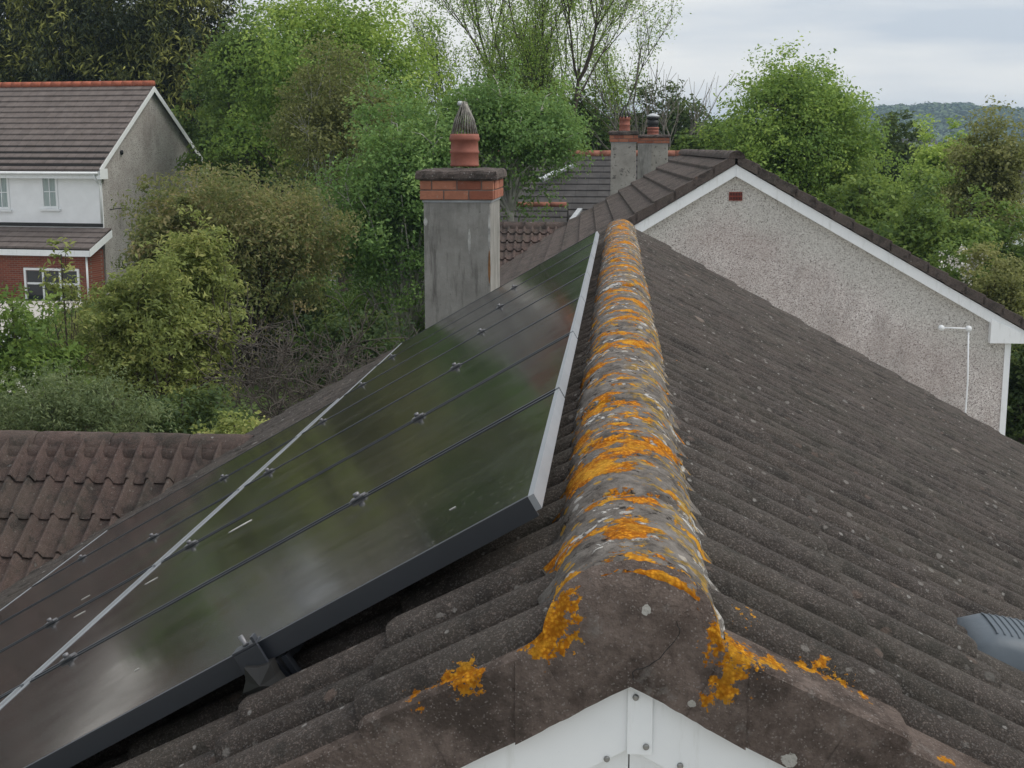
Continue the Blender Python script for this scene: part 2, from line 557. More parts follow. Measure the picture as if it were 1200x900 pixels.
M['leaf_mid'] = leaf_mat('leaf_mid', [(0, (0.085, 0.162, 0.034)), (.5, (0.162, 0.275, 0.048)), (1, (0.266, 0.380, 0.067))])
M['leaf_bright'] = leaf_mat('leaf_bright', [(0, (0.156, 0.286, 0.052)), (.5, (0.312, 0.481, 0.072)), (1, (0.520, 0.676, 0.117))])
M['leaf_birch'] = leaf_mat('leaf_birch', [(0, (0.124, 0.247, 0.065)), (.5, (0.202, 0.377, 0.091)), (1, (0.338, 0.520, 0.143))])
M['leaf_olive'] = leaf_mat('leaf_olive', [(0, (.14, .155, .05)), (.5, (.25, .27, .085)), (1, (.40, .40, .14))])
M['leaf_bronze'] = leaf_mat('leaf_bronze', [(0, (0.133, 0.180, 0.057)), (.45, (0.228, 0.257, 0.085)), (1, (0.399, 0.314, 0.142))])
M['leaf_yellow'] = leaf_mat('leaf_yellow', [(0, (0.182, 0.234, 0.058)), (.5, (0.325, 0.390, 0.098)), (1, (0.546, 0.546, 0.169))])
M['leaf_dark'] = leaf_mat('leaf_dark', [(0, (0.042, 0.080, 0.030)), (.5, (0.076, 0.133, 0.042)), (1, (0.133, 0.190, 0.057))])
M['leaf_conifer'] = leaf_mat('leaf_conifer', [(0, (.016, .028, .010)), (.45, (.045, .062, .016)), (.7, (.13, .15, .03)), (1, (.34, .35, .07))], .15)
M['leaf_grey'] = leaf_mat('leaf_grey', [(0, (0.114, 0.171, 0.076)), (.5, (0.190, 0.257, 0.114)), (1, (0.304, 0.361, 0.171))])
M['leaf_far'] = leaf_mat('leaf_far', [(0, (0.048, 0.091, 0.034)), (.5, (0.085, 0.142, 0.046)), (1, (0.152, 0.209, 0.067))], .1)
M['petal'] = simple('white_petal', (.75, .73, .68), .7, .2)


# ---------------------------------------------------------------- mesh helpers
class MB:
    def __init__(s):
        s.v, s.f = [], []

    def add(s, vs, fs):
        o = len(s.v)
        s.v += [tuple(p) for p in vs]
        s.f += [tuple(i + o for i in f) for f in fs]
        return s

    def quad(s, *p):
        return s.add(p, [tuple(range(len(p)))])

    def obox(s, o, a, b, c):
        o, a, b, c = Vector(o), Vector(a), Vector(b), Vector(c)
        if a.cross(b).dot(c) < 0:
            a, b = b, a
        vs = [o, o + a, o + a + b, o + b, o + c, o + a + c, o + a + b + c, o + b + c]
        return s.add(vs, [(0, 3, 2, 1), (4, 5, 6, 7), (0, 1, 5, 4), (1, 2, 6, 5), (2, 3, 7, 6), (3, 0, 4, 7)])

    def box(s, x0, x1, y0, y1, z0, z1):
        return s.obox((x0, y0, z0), (x1 - x0, 0, 0), (0, y1 - y0, 0), (0, 0, z1 - z0))

    def prism(s, poly, ext):
        ext = Vector(ext)
        n = len(poly)
        a = [Vector(p) for p in poly]
        vs = a + [p + ext for p in a]
        fs = [tuple(range(n - 1, -1, -1)), tuple(range(n, 2 * n))]
        fs += [(i, (i + 1) % n, n + (i + 1) % n, n + i) for i in range(n)]
        return s.add(vs, fs)

    def tube(s, pts, rad, n=6, cap=True):
        pts = [Vector(p) for p in pts]
        vs, fs = [], []
        for i, p in enumerate(pts):
            d = (pts[min(i + 1, len(pts) - 1)] - pts[max(i - 1, 0)])
            d = d.normalized() if d.length > 1e-9 else Vector((0, 0, 1))
            a = d.cross(Vector((0, 0, 1)) if abs(d.z) < .9 else Vector((1, 0, 0))).normalized()
            b = d.cross(a)
            r = rad[i] if isinstance(rad, (list, tuple)) else rad
            for k in range(n):
                t = 2 * math.pi * k / n
                vs.append(p + a * (r * math.cos(t)) + b * (r * math.sin(t)))
        for i in range(len(pts) - 1):
            for k in range(n):
                fs.append((i * n + k, i * n + (k + 1) % n, (i + 1) * n + (k + 1) % n, (i + 1) * n + k))
        if cap:
            fs.append(tuple(range(n - 1, -1, -1)))
            fs.append(tuple((len(pts) - 1) * n + k for k in range(n)))
        return s.add(vs, fs)

    def lathe(s, prof, c, n=20):
        c = Vector(c)
        vs, fs = [], []
        for r, z in prof:
            for k in range(n):
                t = 2 * math.pi * k / n
                vs.append(c + Vector((r * math.cos(t), r * math.sin(t), z)))
        for i in range(len(prof) - 1):
            for k in range(n):
                fs.append((i * n + k, i * n + (k + 1) % n, (i + 1) * n + (k + 1) % n, (i + 1) * n + k))
        fs.append(tuple(range(n - 1, -1, -1)))
        fs.append(tuple((len(prof) - 1) * n + k for k in range(n)))
        return s.add(vs, fs)

    def mesh(s, name, m, smooth=False):
        me = bpy.data.meshes.new(name)
        me.from_pydata(s.v, [], s.f)
        me.materials.append(M[m] if isinstance(m, str) else m)
        if smooth:
            me.polygons.foreach_set('use_smooth', [True] * len(me.polygons))
        me.update()
        return me

    def build(s, name, m, parent=None, smooth=False, bevel=0):
        o = link(name, s.mesh(name, m, smooth), parent)
        if bevel:
            b = o.modifiers.new('bevel', 'BEVEL')
            b.width, b.segments, b.limit_method = bevel, 2, 'ANGLE'
        return o


COL = scene.collection
BASE = {}


def link(name, data, parent=None, mat=None):
    o = bpy.data.objects.new(name, data)
    COL.objects.link(o)
    if mat is not None:
        o.matrix_basis = mat
    if parent is not None:
        o.parent = parent
        if parent.name in BASE:
            o.matrix_parent_inverse = BASE[parent.name].inverted()
    return o


def thing(name, label, cat, loc, group=None):
    o = bpy.data.objects.new(name, None)
    o.empty_display_size = .2
    COL.objects.link(o)
    o.location = loc
    BASE[o.name] = Matrix.Translation(Vector(loc))
    return tag(o, label, cat, group)


def tag(o, label=None, cat=None, group=None, kind=None):
    for k, v in (('label', label), ('category', cat), ('group', group), ('kind', kind)):
        if v:
            o[k] = v
    return o


def nz(p, s=1.0):
    return mnoise.noise(Vector(p) * s)


# ---------------------------------------------------------------- ground
g = MB().quad((-1500, -200, 0), (1500, -200, 0), (1500, 2600, 0), (-1500, 2600, 0))


def grass_mat():
    n = NT('grass')
    c = n.ramp(n.noise(.6, 8, .7), .3, .7, (.035, .06, .018), (.075, .105, .03))
    return n.done(c, .95, n.bump(n.noise(14, 5), .6, .05), spec=.1)


M['grass'] = grass_mat()
tag(g.build('ground', 'grass'), kind='structure')



def bounce_gravel_mat():
    n = NT('pale_bounce_gravel')
    d, c_ = n.voro(40)
    c = n.stops(n.sep(c_)[0], [(0, (.30, .28, .25)), (.5, (.46, .44, .41)), (1, (.60, .58, .55))])
    return n.done(c, .95, n.bump(d, .5, .02), spec=.1)


M['bounce_gravel'] = bounce_gravel_mat()
tag(MB().box(-9, 9.5, -32, 20, -.2, .03).build('added_bounce_yard', 'bounce_gravel'), kind='structure')  # unseen pale ground, added to bounce light onto the fascia and gable
lc_ = FH * 50 - RT * 15.3
tag(MB().obox(lc_ - FH * 16 - RT * 14 + Vector((0, 0, -.2)), RT * 14, FH * 14.3, (0, 0, .23)).build('added_bounce_drive', 'bounce_gravel'), kind='structure')  # pale ground added before the left house, bouncing light onto its white wall

# ---------------------------------------------------------------- the near house
XR = .029                                  # ridge line
PAN_APEX = H - .680                        # height at which the two tile planes meet
GAUGE, S0, NCRS, TW, NCOL, TL = .31, .44, 17, .30, 31, .40
TH = {-1: R_(30.0), 1: R_(28.9)}
Y0 = {-1: 1.865, 1: 1.93}
Y_NEAR, Y_FAR = 1.842, 11.24

house = thing('bungalow', 'near bungalow with lichen-crusted roof ridge under the solar panels', 'house', (XR, 6.5, 0))


def slope_frame(side):
    t = TH[side]
    d = Vector((side * math.cos(t), 0, -math.sin(t)))       # down the slope
    n = Vector((side * math.sin(t), 0, math.cos(t)))        # outward
    return d, n


def on_roof(side, s, y, n=0.0):
    d, nn = slope_frame(side)
    return Vector((XR, y, PAN_APEX)) + d * s + nn * n


EAVE_S = S0 + GAUGE * (NCRS - 1)
# walls: a shell with the two gables, tucked under the roof
w = MB()
xl = XR - 4.35
xrw = XR + 4.35
zt = lambda x, side: PAN_APEX - abs(x - XR) * math.tan(TH[side]) - .14
for y0, y1 in ((1.93, 2.15), (10.95, 11.15)):
    w.prism([(xl, y0, 0), (xrw, y0, 0), (xrw, y0, zt(xrw, 1)), (XR, y0, PAN_APEX - .14), (xl, y0, zt(xl, -1))], (0, y1 - y0, 0))
w.box(xl, xl + .25, 2.151, 10.949, 0, zt(xl, -1))
w.box(xrw - .25, xrw, 2.151, 10.949, 0, zt(xrw, 1))
M['pebble_own'] = pebble_mat('pebbledash_near', (.28, .25, .22), (.42, .40, .36), (.55, .53, .50))
w.build('wall', 'pebble_own', house)

# roof deck under the tiles
rf = MB()
for side in (-1, 1):
    d, n = slope_frame(side)
    p = [on_roof(side, 0, 1.95, -.02), on_roof(side, EAVE_S, 1.95, -.02), on_roof(side, EAVE_S, 1.95, -.09), on_roof(side, 0, 1.95, -.09)]
    rf.prism(p, (0, 9.15, 0))
M['felt'] = simple('roof_felt', (.02, .019, .018), .9, .1)
roof = rf.build('roof', 'felt', house)


def tile_profile():
    pts = [(-.006, -.004), (-.005, .014)]
    for k in range(0, 8):
        t = k / 7 * math.pi
        pts.append((.048 - .051 * math.cos(t), .016 + .044 * math.sin(t) ** .8))
    pts += [(.103, .004), (.142, .002), (.147, .010)]
    for k in range(0, 8):
        t = k / 7 * math.pi
        pts.append((.198 - .049 * math.cos(t), .012 + .045 * math.sin(t) ** .8))
    pts += [(.251, .003), (.300, .002)]
    return pts


PROF = tile_profile()


def tile_mesh(name, m, flip=False, seed=0, tail=.022, length=TL, prof=PROF, sc=1.0):
    """local frame: x along the course, y down the slope, z outward; the tail is at y = 0"""
    rnd = random.Random(seed)
    mb = MB()
    rows = [(-length, 0.0), (-length * .5, tail * .5), (-.015, tail - .0005), (0, tail - .004)]
    k = len(prof)
    vs = []
    for y, t in rows:
        for u, h in prof:
            wob = (rnd.random() - .5) * .004 if y > -.1 else 0
            vs.append((u * sc, y + wob, t + h * sc))
    for u, h in prof:                        # bottom of the tail, a face of its own
        vs.append((u * sc, -.002, tail - .004 + h * sc))
    for u, h in prof:
        vs.append((u * sc, -.004, max(-.012, h * sc - .012)))
    fs = []
    for i in range(len(rows) - 1):
        for j in range(k - 1):
            a = i * k + j
            fs.append((a, a + k, a + k + 1, a + 1))
    b = len(rows) * k
    for j in range(k - 1):
        fs.append((b + j, b + k + j, b + k + j + 1, b + j + 1))
    if not flip:
        fs = [f[::-1] for f in fs]
    if flip:
        vs = [(-x, y, z) for x, y, z in vs]
        fs = [f[::-1] for f in fs]
    mb.add(vs, fs)
    me = mb.mesh(name, m, True)
    return me


def fix_normals(me, ref=Vector((0, 0, 1))):
    s = sum(p.normal.dot(ref) * p.area for p in me.polygons)
    if s < 0:
        me.flip_normals()


# frames: x axis along +Y for the left slope and along +Y for the right slope as well (mirrored profile on the left)
def tile_matrix(side, s_tail, y, n=0.0, jit=0.0, rnd=random):
    d, nn = slope_frame(side)
    xa = d.cross(nn)                          # right-handed: x = d x n
    m = Matrix((xa, d, nn)).transposed().to_4x4()
    m.translation = on_roof(side, s_tail, y, n)
    if jit:
        m = m @ Matrix.Rotation(rnd.uniform(-jit, jit), 4, 'Z') @ Matrix.Rotation(rnd.uniform(-jit, jit) * .6, 4, 'Y')
    return m


variants = {}
for side in (-1, 1):
    d, nn = slope_frame(side)
    flip = d.cross(nn).y < 0                  # keep the lap on the side towards the camera
    variants[side] = []
    for k in range(4):
        me = tile_mesh('tile', 'tile', flip, k)
        fix_normals(me)
        variants[side].append(me)

cands = []
rt = random.Random(3)
for side in (-1, 1):
    for c in range(NCRS):
        for j in range(NCOL):
            y = Y0[side] + j * TW + rt.uniform(-.003, .003)
            s = S0 + c * GAUGE + rt.uniform(-.006, .006)
            mat = tile_matrix(side, s, y, rt.uniform(0, .003), .010, rt)
            pc = on_roof(side, s - .15, y + .15)
            px, py, dep = project(pc)
            vis = 1.0
            if not (-60 < px < 1260 and -20 < py < 960) or dep < .3:
                vis = 0
            if side < 0 and 2.45 < y and y < 9.4 and s > .36:
                vis = 0                       # beneath the panels
            if side < 0 and y > 7.6 and s > 2.0:
                vis = max(vis, .5)
            view = (CAM - pc)
            nn = slope_frame(side)[1]
            area = vis * max(.02, view.normalized().dot(nn)) / view.length ** 2
            cands.append((area, side, c, j, mat, rt.randrange(4)))
cands.sort(key=lambda a: -a[0])
shown = [c for c in cands if c[0] > 0][:300]
rest = cands[len(shown):]
for a, side, c, j, mat, v in shown:
    link('tile', variants[side][v], roof, mat)
for side in (-1, 1):
    vs, fs, off = [], [], 0
    for a, sd_, c, j, mat, v in rest:
        if sd_ != side:
            continue
        me = variants[side][v]
        co = np.empty(len(me.vertices) * 3)
        me.vertices.foreach_get('co', co)
        co = co.reshape(-1, 3)
        mm = np.array(mat)
        vs.append(co @ mm[:3, :3].T + mm[:3, 3])
        fs += [tuple(i + off for i in p.vertices) for p in me.polygons]
        off += len(co)
    me = bpy.data.meshes.new('tile_field')
    me.from_pydata(np.concatenate(vs).tolist(), [], fs)
    me.materials.append(M['tile'])
    me.polygons.foreach_set('use_smooth', [True] * len(me.polygons))
    tag(link('tile_field', me, roof), kind='stuff')


# cloaked verge tiles along the four verges
def verge_mesh(side, near, seed, TL=TL):
    """cross-section in (y, n), extruded along s from -TL to 0"""
    if near:
        sec = [(1.99 if side > 0 else 1.885, .020), (1.945 if side > 0 else 1.868, .034), (Y_NEAR + .007, .033), (Y_NEAR, .027), (Y_NEAR - .001, .0), (Y_NEAR, -.04), (Y_NEAR, -.084), (Y_NEAR + .020, -.084)]
    else:
        sec = [(Y_FAR - .11, .010), (Y_FAR - .09, .036), (Y_FAR - .012, .036), (Y_FAR, .024), (Y_FAR, -.088), (Y_FAR - .018, -.088)]
    d, nn = slope_frame(side)
    rnd = random.Random(seed)
    mb = MB()
    rows = [(-TL, 0), (-TL * .72, .006), (-TL * .48, .011), (-TL * .24, .016), (-.012, .021), (0, .017), (-.002, -.004)]
    vs = []
    for s, t in rows:
        for q, (y, n) in enumerate(sec):
            p = Vector((0, y, 0)) + d * s + nn * (n + (t if q < 5 else t * .3))
            p += Vector((0, nz((s * 9 + seed, y * 9, n * 9), 1) * .006, nz((s * 7, y * 30 + seed, n * 40), 1) * .005))
            vs.append(p)
    k = len(sec)
    fs = [(i * k + j, i * k + j + 1, (i + 1) * k + j + 1, (i + 1) * k + j) for i in range(len(rows) - 1) for j in range(k - 1)]
    mb.add(vs, fs)
    me = mb.mesh('verge_tile', 'mortar' if near else 'tile', False)
    fix_normals(me, nn)
    return me


for side in (-1, 1):
    for near in (True, False):
        meshes = [verge_mesh(side, near, 10 + k) for k in range(3)]
        top = verge_mesh(side, near, 17, .30)
        for c in range(NCRS):
            m = Matrix.Translation(on_roof(side, S0 + c * GAUGE, 0, rt.uniform(0, .003)))
            link('verge_tile', top if c == 0 else meshes[c % 3], roof, m)

# ridge tiles with their crust
HW, RTOP, RBASE = .127, H - .600, H - .702


def arch(a):                                 # a from -1 (left foot) to 1 (right foot)
    x = HW * math.sin(a * math.pi / 2 * .98) / math.sin(math.pi / 2 * .98)
    z = RBASE + (RTOP - RBASE) * max(0, 1 - abs(x / HW) ** 2.15) ** .62
    return XR + x, z


YR0, YR1, RL = 1.862, 11.2, .445
nr = int(round((YR1 - YR0) / RL))
RL = (YR1 - YR0) / nr
for k in range(nr):
    mb = MB()
    ya, yb = YR0 + k * RL, YR0 + (k + 1) * RL - .004
    dz, tl = random.uniform(-.004, .004), random.uniform(-.006, .006)
    dx = random.uniform(-.004, .004)
    NA, NL = 34, 26
    vs = []
    for i in range(NL + 1):
        f = i / NL
        y = ya + (yb - ya) * f
        edge = -.010 * max(0, 1 - min(f, 1 - f) * 16) ** 2
        for j in range(NA + 1):
            x, z = arch(-1 + 2 * j / NA)
            out = Vector((x - XR, 0, z - (RBASE - .03))).normalized()
            b = nz((x * 28, y * 28, z * 28)) * .0032 + nz((x * 70, y * 70, z * 70)) * .0030 + nz((x * 150, y * 150, z * 150)) * .0016 + edge
            if j in (0, NA):
                z -= .03
            p = Vector((x + dx, y, z + dz + tl * (f - .5))) + out * b
            vs.append(p)
    k1 = NA + 1
    fs = [(i * k1 + j, i * k1 + j + 1, (i + 1) * k1 + j + 1, (i + 1) * k1 + j) for i in range(NL) for j in range(NA)]
    # end rims
    for row, sgn in ((0, 1), (NL, -1)):
        b0 = len(vs)
        for j in range(k1):
            v = vs[row * k1 + j]
            vs.append(Vector((XR + (v.x - XR) * .88, v.y + .001 * sgn, v.z - .014)))
        for j in range(NA):
            q = (row * k1 + j, b0 + j, b0 + j + 1, row * k1 + j + 1)
            fs.append(q if sgn > 0 else q[::-1])
    mb.add(vs, fs)
    me = mb.mesh('ridge_tile', 'ridge', True)
    fix_normals(me)
    link('ridge_tile', me, house)

# bedding mortar on both feet of the ridge
for side in (-1, 1):
    vs, fs = [], []
    NB = 380
    w_ = .009 if side > 0 else .001
    sec = [(HW - .045, .062), (HW - .006, .044), (HW + w_, .026), (HW + w_ + .008, -.004)]
    for i in range(NB + 1):
        y = 1.852 + (11.15 - 1.852) * i / NB
        for q, (u, n) in enumerate(sec):
            u -= max(0, 1 - (y - 1.852) / .09) * .022
            s = u / math.cos(TH[side])
            jn = nz((y * 26, q * 3.1 + side * 9, 2)) * .010 + nz((y * 70, q * 3.1, 5)) * .004
            vs.append(on_roof(side, s + jn, y, n + jn * .7))
    for i in range(NB):
        for q in range(3):
            a = i * 4 + q
            fs.append((a, a + 1, a + 5, a + 4))
    me = MB().add(vs, fs).mesh('mortar_bed', 'ridge', True)
    fix_normals(me)
    link('mortar_bed', me, house)

XF = .029                                  # peak of the bargeboards
# mortar filling the open end of the ridge, down to the bargeboards
vs, fs = [], []
NR_ = 12
cols = []
for j in range(41):
    x, z = arch(-1 + 2 * j / 40)
    cols.append((x + (x - XR) * .02, z + .003 + nz((x * 55, 2, 7)) * .004))
for side in (-1, 1):
    for k_ in (1, 2, 3):
        x = XR + side * (HW + .014 * k_)
        cols.append((x, PAN_APEX - abs(x - XR) * math.tan(TH[side]) + .052 - .003 * k_))
cols.sort()
for x, z in cols:
    a = min(1, abs(x - XR) / HW)
    zb = PAN_APEX - abs(x - XF) * math.tan(TH[1] if x > XF else TH[-1]) - .0965
    for i in range(NR_ + 1):
        f = i / NR_
        zz = z + (zb - z) * f
        yy = YR0 + .016 - min(1, f * 7) * .022 - min(1, f * 3) * .009 - f * .008 - .003 * math.sin(f * math.pi) * (1 - a) + nz((x * 22, zz * 22, 3)) * .007 + nz((x * 60, zz * 60, 8)) * .004
        out_ = min(1, max(0, (abs(x - XR) - HW * .9) / (HW * .12)))
        yy = yy * (1 - out_) + (Y_NEAR - .0035 + (.012 if i == 0 else 0)) * out_
        vs.append((x, yy, zz + nz((x * 40, f * 3, 1)) * .003 * (f < .1)))
for j in range(len(cols) - 1):
    for i in range(NR_):
        a = j * (NR_ + 1) + i
        fs.append((a, a + 1, a + NR_ + 2, a + NR_ + 1))
me = MB().add(vs, fs).mesh('mortar_end', 'mortar', True)
fix_normals(me, Vector((0, -1, 0)))
link('mortar_end', me, house)

# a crack in that mortar: a thin dark groove that follows its surface
crack = [(742, 797), (741, 788), (752, 784), (766, 776), (779, 764), (790, 752), (797, 738), (793, 728)]
pts = [at_y(x, y, YR0 - .027) for x, y in crack]
mbk = MB()
for i in range(len(pts) - 1):
    a, b = pts[i], pts[i + 1]
    mbk.tube([a, (a + b) / 2 + Vector((random.uniform(-.003, .003), .001, random.uniform(-.003, .003))), b], .0006, 4)
mbk.build('crack', 'dark_void', house)

# white bargeboards, joint cover and screws
YB = 1.866
zb0 = PAN_APEX - .095
for side in (-1, 1):
    t = math.tan(TH[side])
    x1 = XR + side * 4.9
    L_ = abs(x1 - XF)
    p = [(XF + side * .0004, YB, zb0), (x1, YB, zb0 - L_ * t), (x1, YB, zb0 - L_ * t - .125), (XF + side * .0004, YB, zb0 - .112)]
    MB().prism(p, (0, .018, 0)).build('bargeboard', 'pvc', house, bevel=.0012)
    # boxed soffit that returns to the wall
    q = [(XF + side * .001, YB + .0185, zb0 - .100), (x1, YB + .0185, zb0 - L_ * t - .100), (x1, YB + .0185, zb0 - L_ * t - .128), (XF + side * .001, YB + .0185, zb0 - .30)]
    MB().prism(q, (0, .045, 0)).build('soffit', 'pvc', house)
x0_, x1_ = XF - .004, XF + .034
MB().prism([(x0_, YB - .006, zb0 + .001), (x0_ + .003, YB - .006, zb0 + .001), (x1_, YB - .006, zb0 - .0205), (x1_, YB - .006, zb0 - .118), (x0_, YB - .006, zb0 - .118)], (0, .0055, 0)).build('joint_cover', 'pvc', house, bevel=.0012)
for x, y in ((745, 817), (757, 875), (711, 889), (797, 897)):
    p = at_y(x, y, YB - (.0065 if 736 < x < 770 else 0))
    mbs = MB()
    mbs.tube([p + Vector((0, .001, 0)), p + Vector((0, -.003, 0)), p + Vector((0, -.0038, 0))], [.0048, .0046, .0028], 12)
    mbs.build('screw', 'screw', house, True)

# plastic vent tile on the right slope: a hood that rises down the slope, ribbed on its back
def roof_vent():
    secs = []
    L = .40
    y0, y1 = 2.60, 2.84
    for i in range(13):
        f = i / 12
        s = .78 + f * L
        rise = .060 + .065 * math.sin(min(1, f * 1.5) * math.pi / 2) * (1 - .25 * max(0, f - .6))
        if i == 0:
            rise = .040
        wdt = (y1 - y0) / 2 * (.80 + .20 * min(1, f * 3))
        yc = (y0 + y1) / 2
        row = []
        for j in range(17):
            a = -1 + j / 8
            yy = yc + wdt * a
            top = rise * (1 - abs(a) ** 5) ** .5 if abs(a) < 1 else 0
            row.append(on_roof(1, s, yy, .032 + top))
        secs.append(row)
    vs = [p for r in secs for p in r]
    fs = [(i * 17 + j, i * 17 + j + 1, (i + 1) * 17 + j + 1, (i + 1) * 17 + j) for i in range(12) for j in range(16)]
    fs.append(tuple(range(16, -1, -1)))
    fs.append(tuple(12 * 17 + j for j in range(17)))
    me = MB().add(vs, fs).mesh('roof_vent', 'vent', True)
    fix_normals(me)
    o = link('roof_vent', me, house)
    for q in range(10):                      # ribs
        f = .08 + q * .035
        s = .78 + f * L
        pts = []
        for j in range(3, 14):
            a = -1 + j / 8
            rise = .060 + .065 * math.sin(min(1, f * 1.5) * math.pi / 2)
            top = rise * (1 - abs(a) ** 5) ** .5
            pts.append(on_roof(1, s, (y0 + y1) / 2 + (y1 - y0) / 2 * (.8 + .2 * min(1, f * 3)) * a * .95, .0325 + top))
        MB().tube(pts, .0026, 5).build('rib', 'vent', o, True)
    b = MB()                                 # flange under the hood
    b.prism([on_roof(1, .93, 2.57, .036), on_roof(1, 1.30, 2.57, .036), on_roof(1, 1.30, 2.87, .036), on_roof(1, .93, 2.87, .036)], slope_frame(1)[1] * .006)
    b.build('flange', 'vent', o)
    dr = MB()
    c = on_roof(1, .78 + .19, 2.63, .112)
    dr.lathe([(.008, -.02), (.0085, 0), (.005, .004)], c, 10).build('bird_dropping', 'dropping', o, True)


roof_vent()

# ---- wing roof of the near house, running off to the left
WY, WZ, WP = 10.02, H - 2.30, R_(33)       # ridge line
WX1 = -2.83
wd = Vector((0, -math.cos(WP), -math.sin(WP)))
wnn = Vector((0, -math.sin(WP), math.cos(WP)))
WG, WTW = .375, .312
wr = MB()
wr.prism([Vector((-12, WY, WZ)) - wnn * .03, Vector((-12, WY, WZ)) + wd * 4.3 - wnn * .03, Vector((-12, WY, WZ)) + wd * 4.3 - wnn * .1, (-12, WY, WZ - .3),
          (-12, WY + 3.6, WZ - 3.6 * math.tan(WP) - .1), (-12, WY + 3.6, WZ - 3.6 * math.tan(WP)), (-12, WY + .01, WZ - .03)], (9.1 + .0, 0, 0))
wroof = wr.build('wing_roof', 'felt', house)
MB().box(-11.7, -4.36, WY - 3.2, WY + 3.2, 0, WZ - 3.2 * math.tan(WP) - .1).build('wing_wall', 'pebble_own', house)


def pantile_profile(w, h):
    pts = [(-.006, .004)]
    n = 7
    for half in range(2):
        o = half * w / 2
        for k in range(n + 1):
            f = k / n
            # S curve: roll on the near side, shallow pan beyond
            if f < .42:
                z = h * math.sin(math.pi * f / .42) ** .85
            else:
                z = -.10 * h * math.sin(math.pi * (f - .42) / .58)
            pts.append((o + f * w / 2, z + .004))
    return pts


wp_prof = pantile_profile(WTW, .072)
wvar = []
for k in range(3):
    me = tile_mesh('tile', 'tile_wing', False, 50 + k, .026, .47, wp_prof)
    fix_normals(me)
    wvar.append(me)
wxa = wd.cross(wnn)                         # along the course
wsgn = 1 if wxa.x > 0 else -1
rt = random.Random(11)
for c in range(10):
    for j in range(-3, 26):
        x = WX1 - .05 - (j + 1) * WTW + rt.uniform(-.004, .004) + (WTW * .0)
        s = .47 + c * WG
        p = Vector((x if wsgn > 0 else x + WTW, WY, WZ)) + wd * (s + rt.uniform(-.008, .008)) + wnn * rt.uniform(0, .004)
        px, py, dep = project(p)
        m = Matrix((wxa, wd, wnn)).transposed().to_4x4()
        m.translation = p
        m = m @ Matrix.Rotation(rt.uniform(-.012, .012), 4, 'Z')
        link('tile', wvar[rt.randrange(3)], wroof, m)
# its ridge caps: half rounds butted with mortar
xx = WX1
k = 0
while xx > -11.5:
    L = .62 if k else .50
    mb = MB()
    NA, NL = 14, 10
    vs = []
    for i in range(NL + 1):
        x = xx - L * i / NL + (.004 if i == NL else 0)
        for j in range(NA + 1):
            a = (-1 + 2 * j / NA) * math.pi / 2
            yy, zz = WY + .14 * math.sin(a), WZ - .115 + .19 * math.cos(a) ** .8 * .95
            b = nz((x * 20, yy * 20, zz * 20)) * .005 - (.008 if i in (0, NL) else 0)
            vs.append((x, yy + math.sin(a) * b, zz + b))
    fs = [(i * (NA + 1) + j, i * (NA + 1) + j + 1, (i + 1) * (NA + 1) + j + 1, (i + 1) * (NA + 1) + j) for i in range(NL) for j in range(NA)]
    if k == 0:
        fs.append(tuple(range(NA + 1)))
    me = mb.add(vs, fs).mesh('ridge_tile', 'tile_wing', True)
    fix_normals(me)
    link('ridge_tile', me, wroof)
    xx -= L
    k += 1
# cement fillet below those caps
vs = []
for i in range(161):
    x = WX1 - 9 * i / 160
    for q, (s, n) in enumerate(((.10, .045), (.16, .05), (.20, .012))):
        vs.append(Vector((x, WY, WZ)) + wd * (s + nz((x * 14, q, 1)) * .012) + wnn * (n + nz((x * 20, q, 4)) * .008))
me = MB().add(vs, [(i * 3 + q, i * 3 + q + 1, i * 3 + q + 4, i * 3 + q + 3) for i in range(160) for q in range(2)]).mesh('mortar_bed', 'tile_wing', True)
fix_normals(me)
link('mortar_bed', me, wroof)


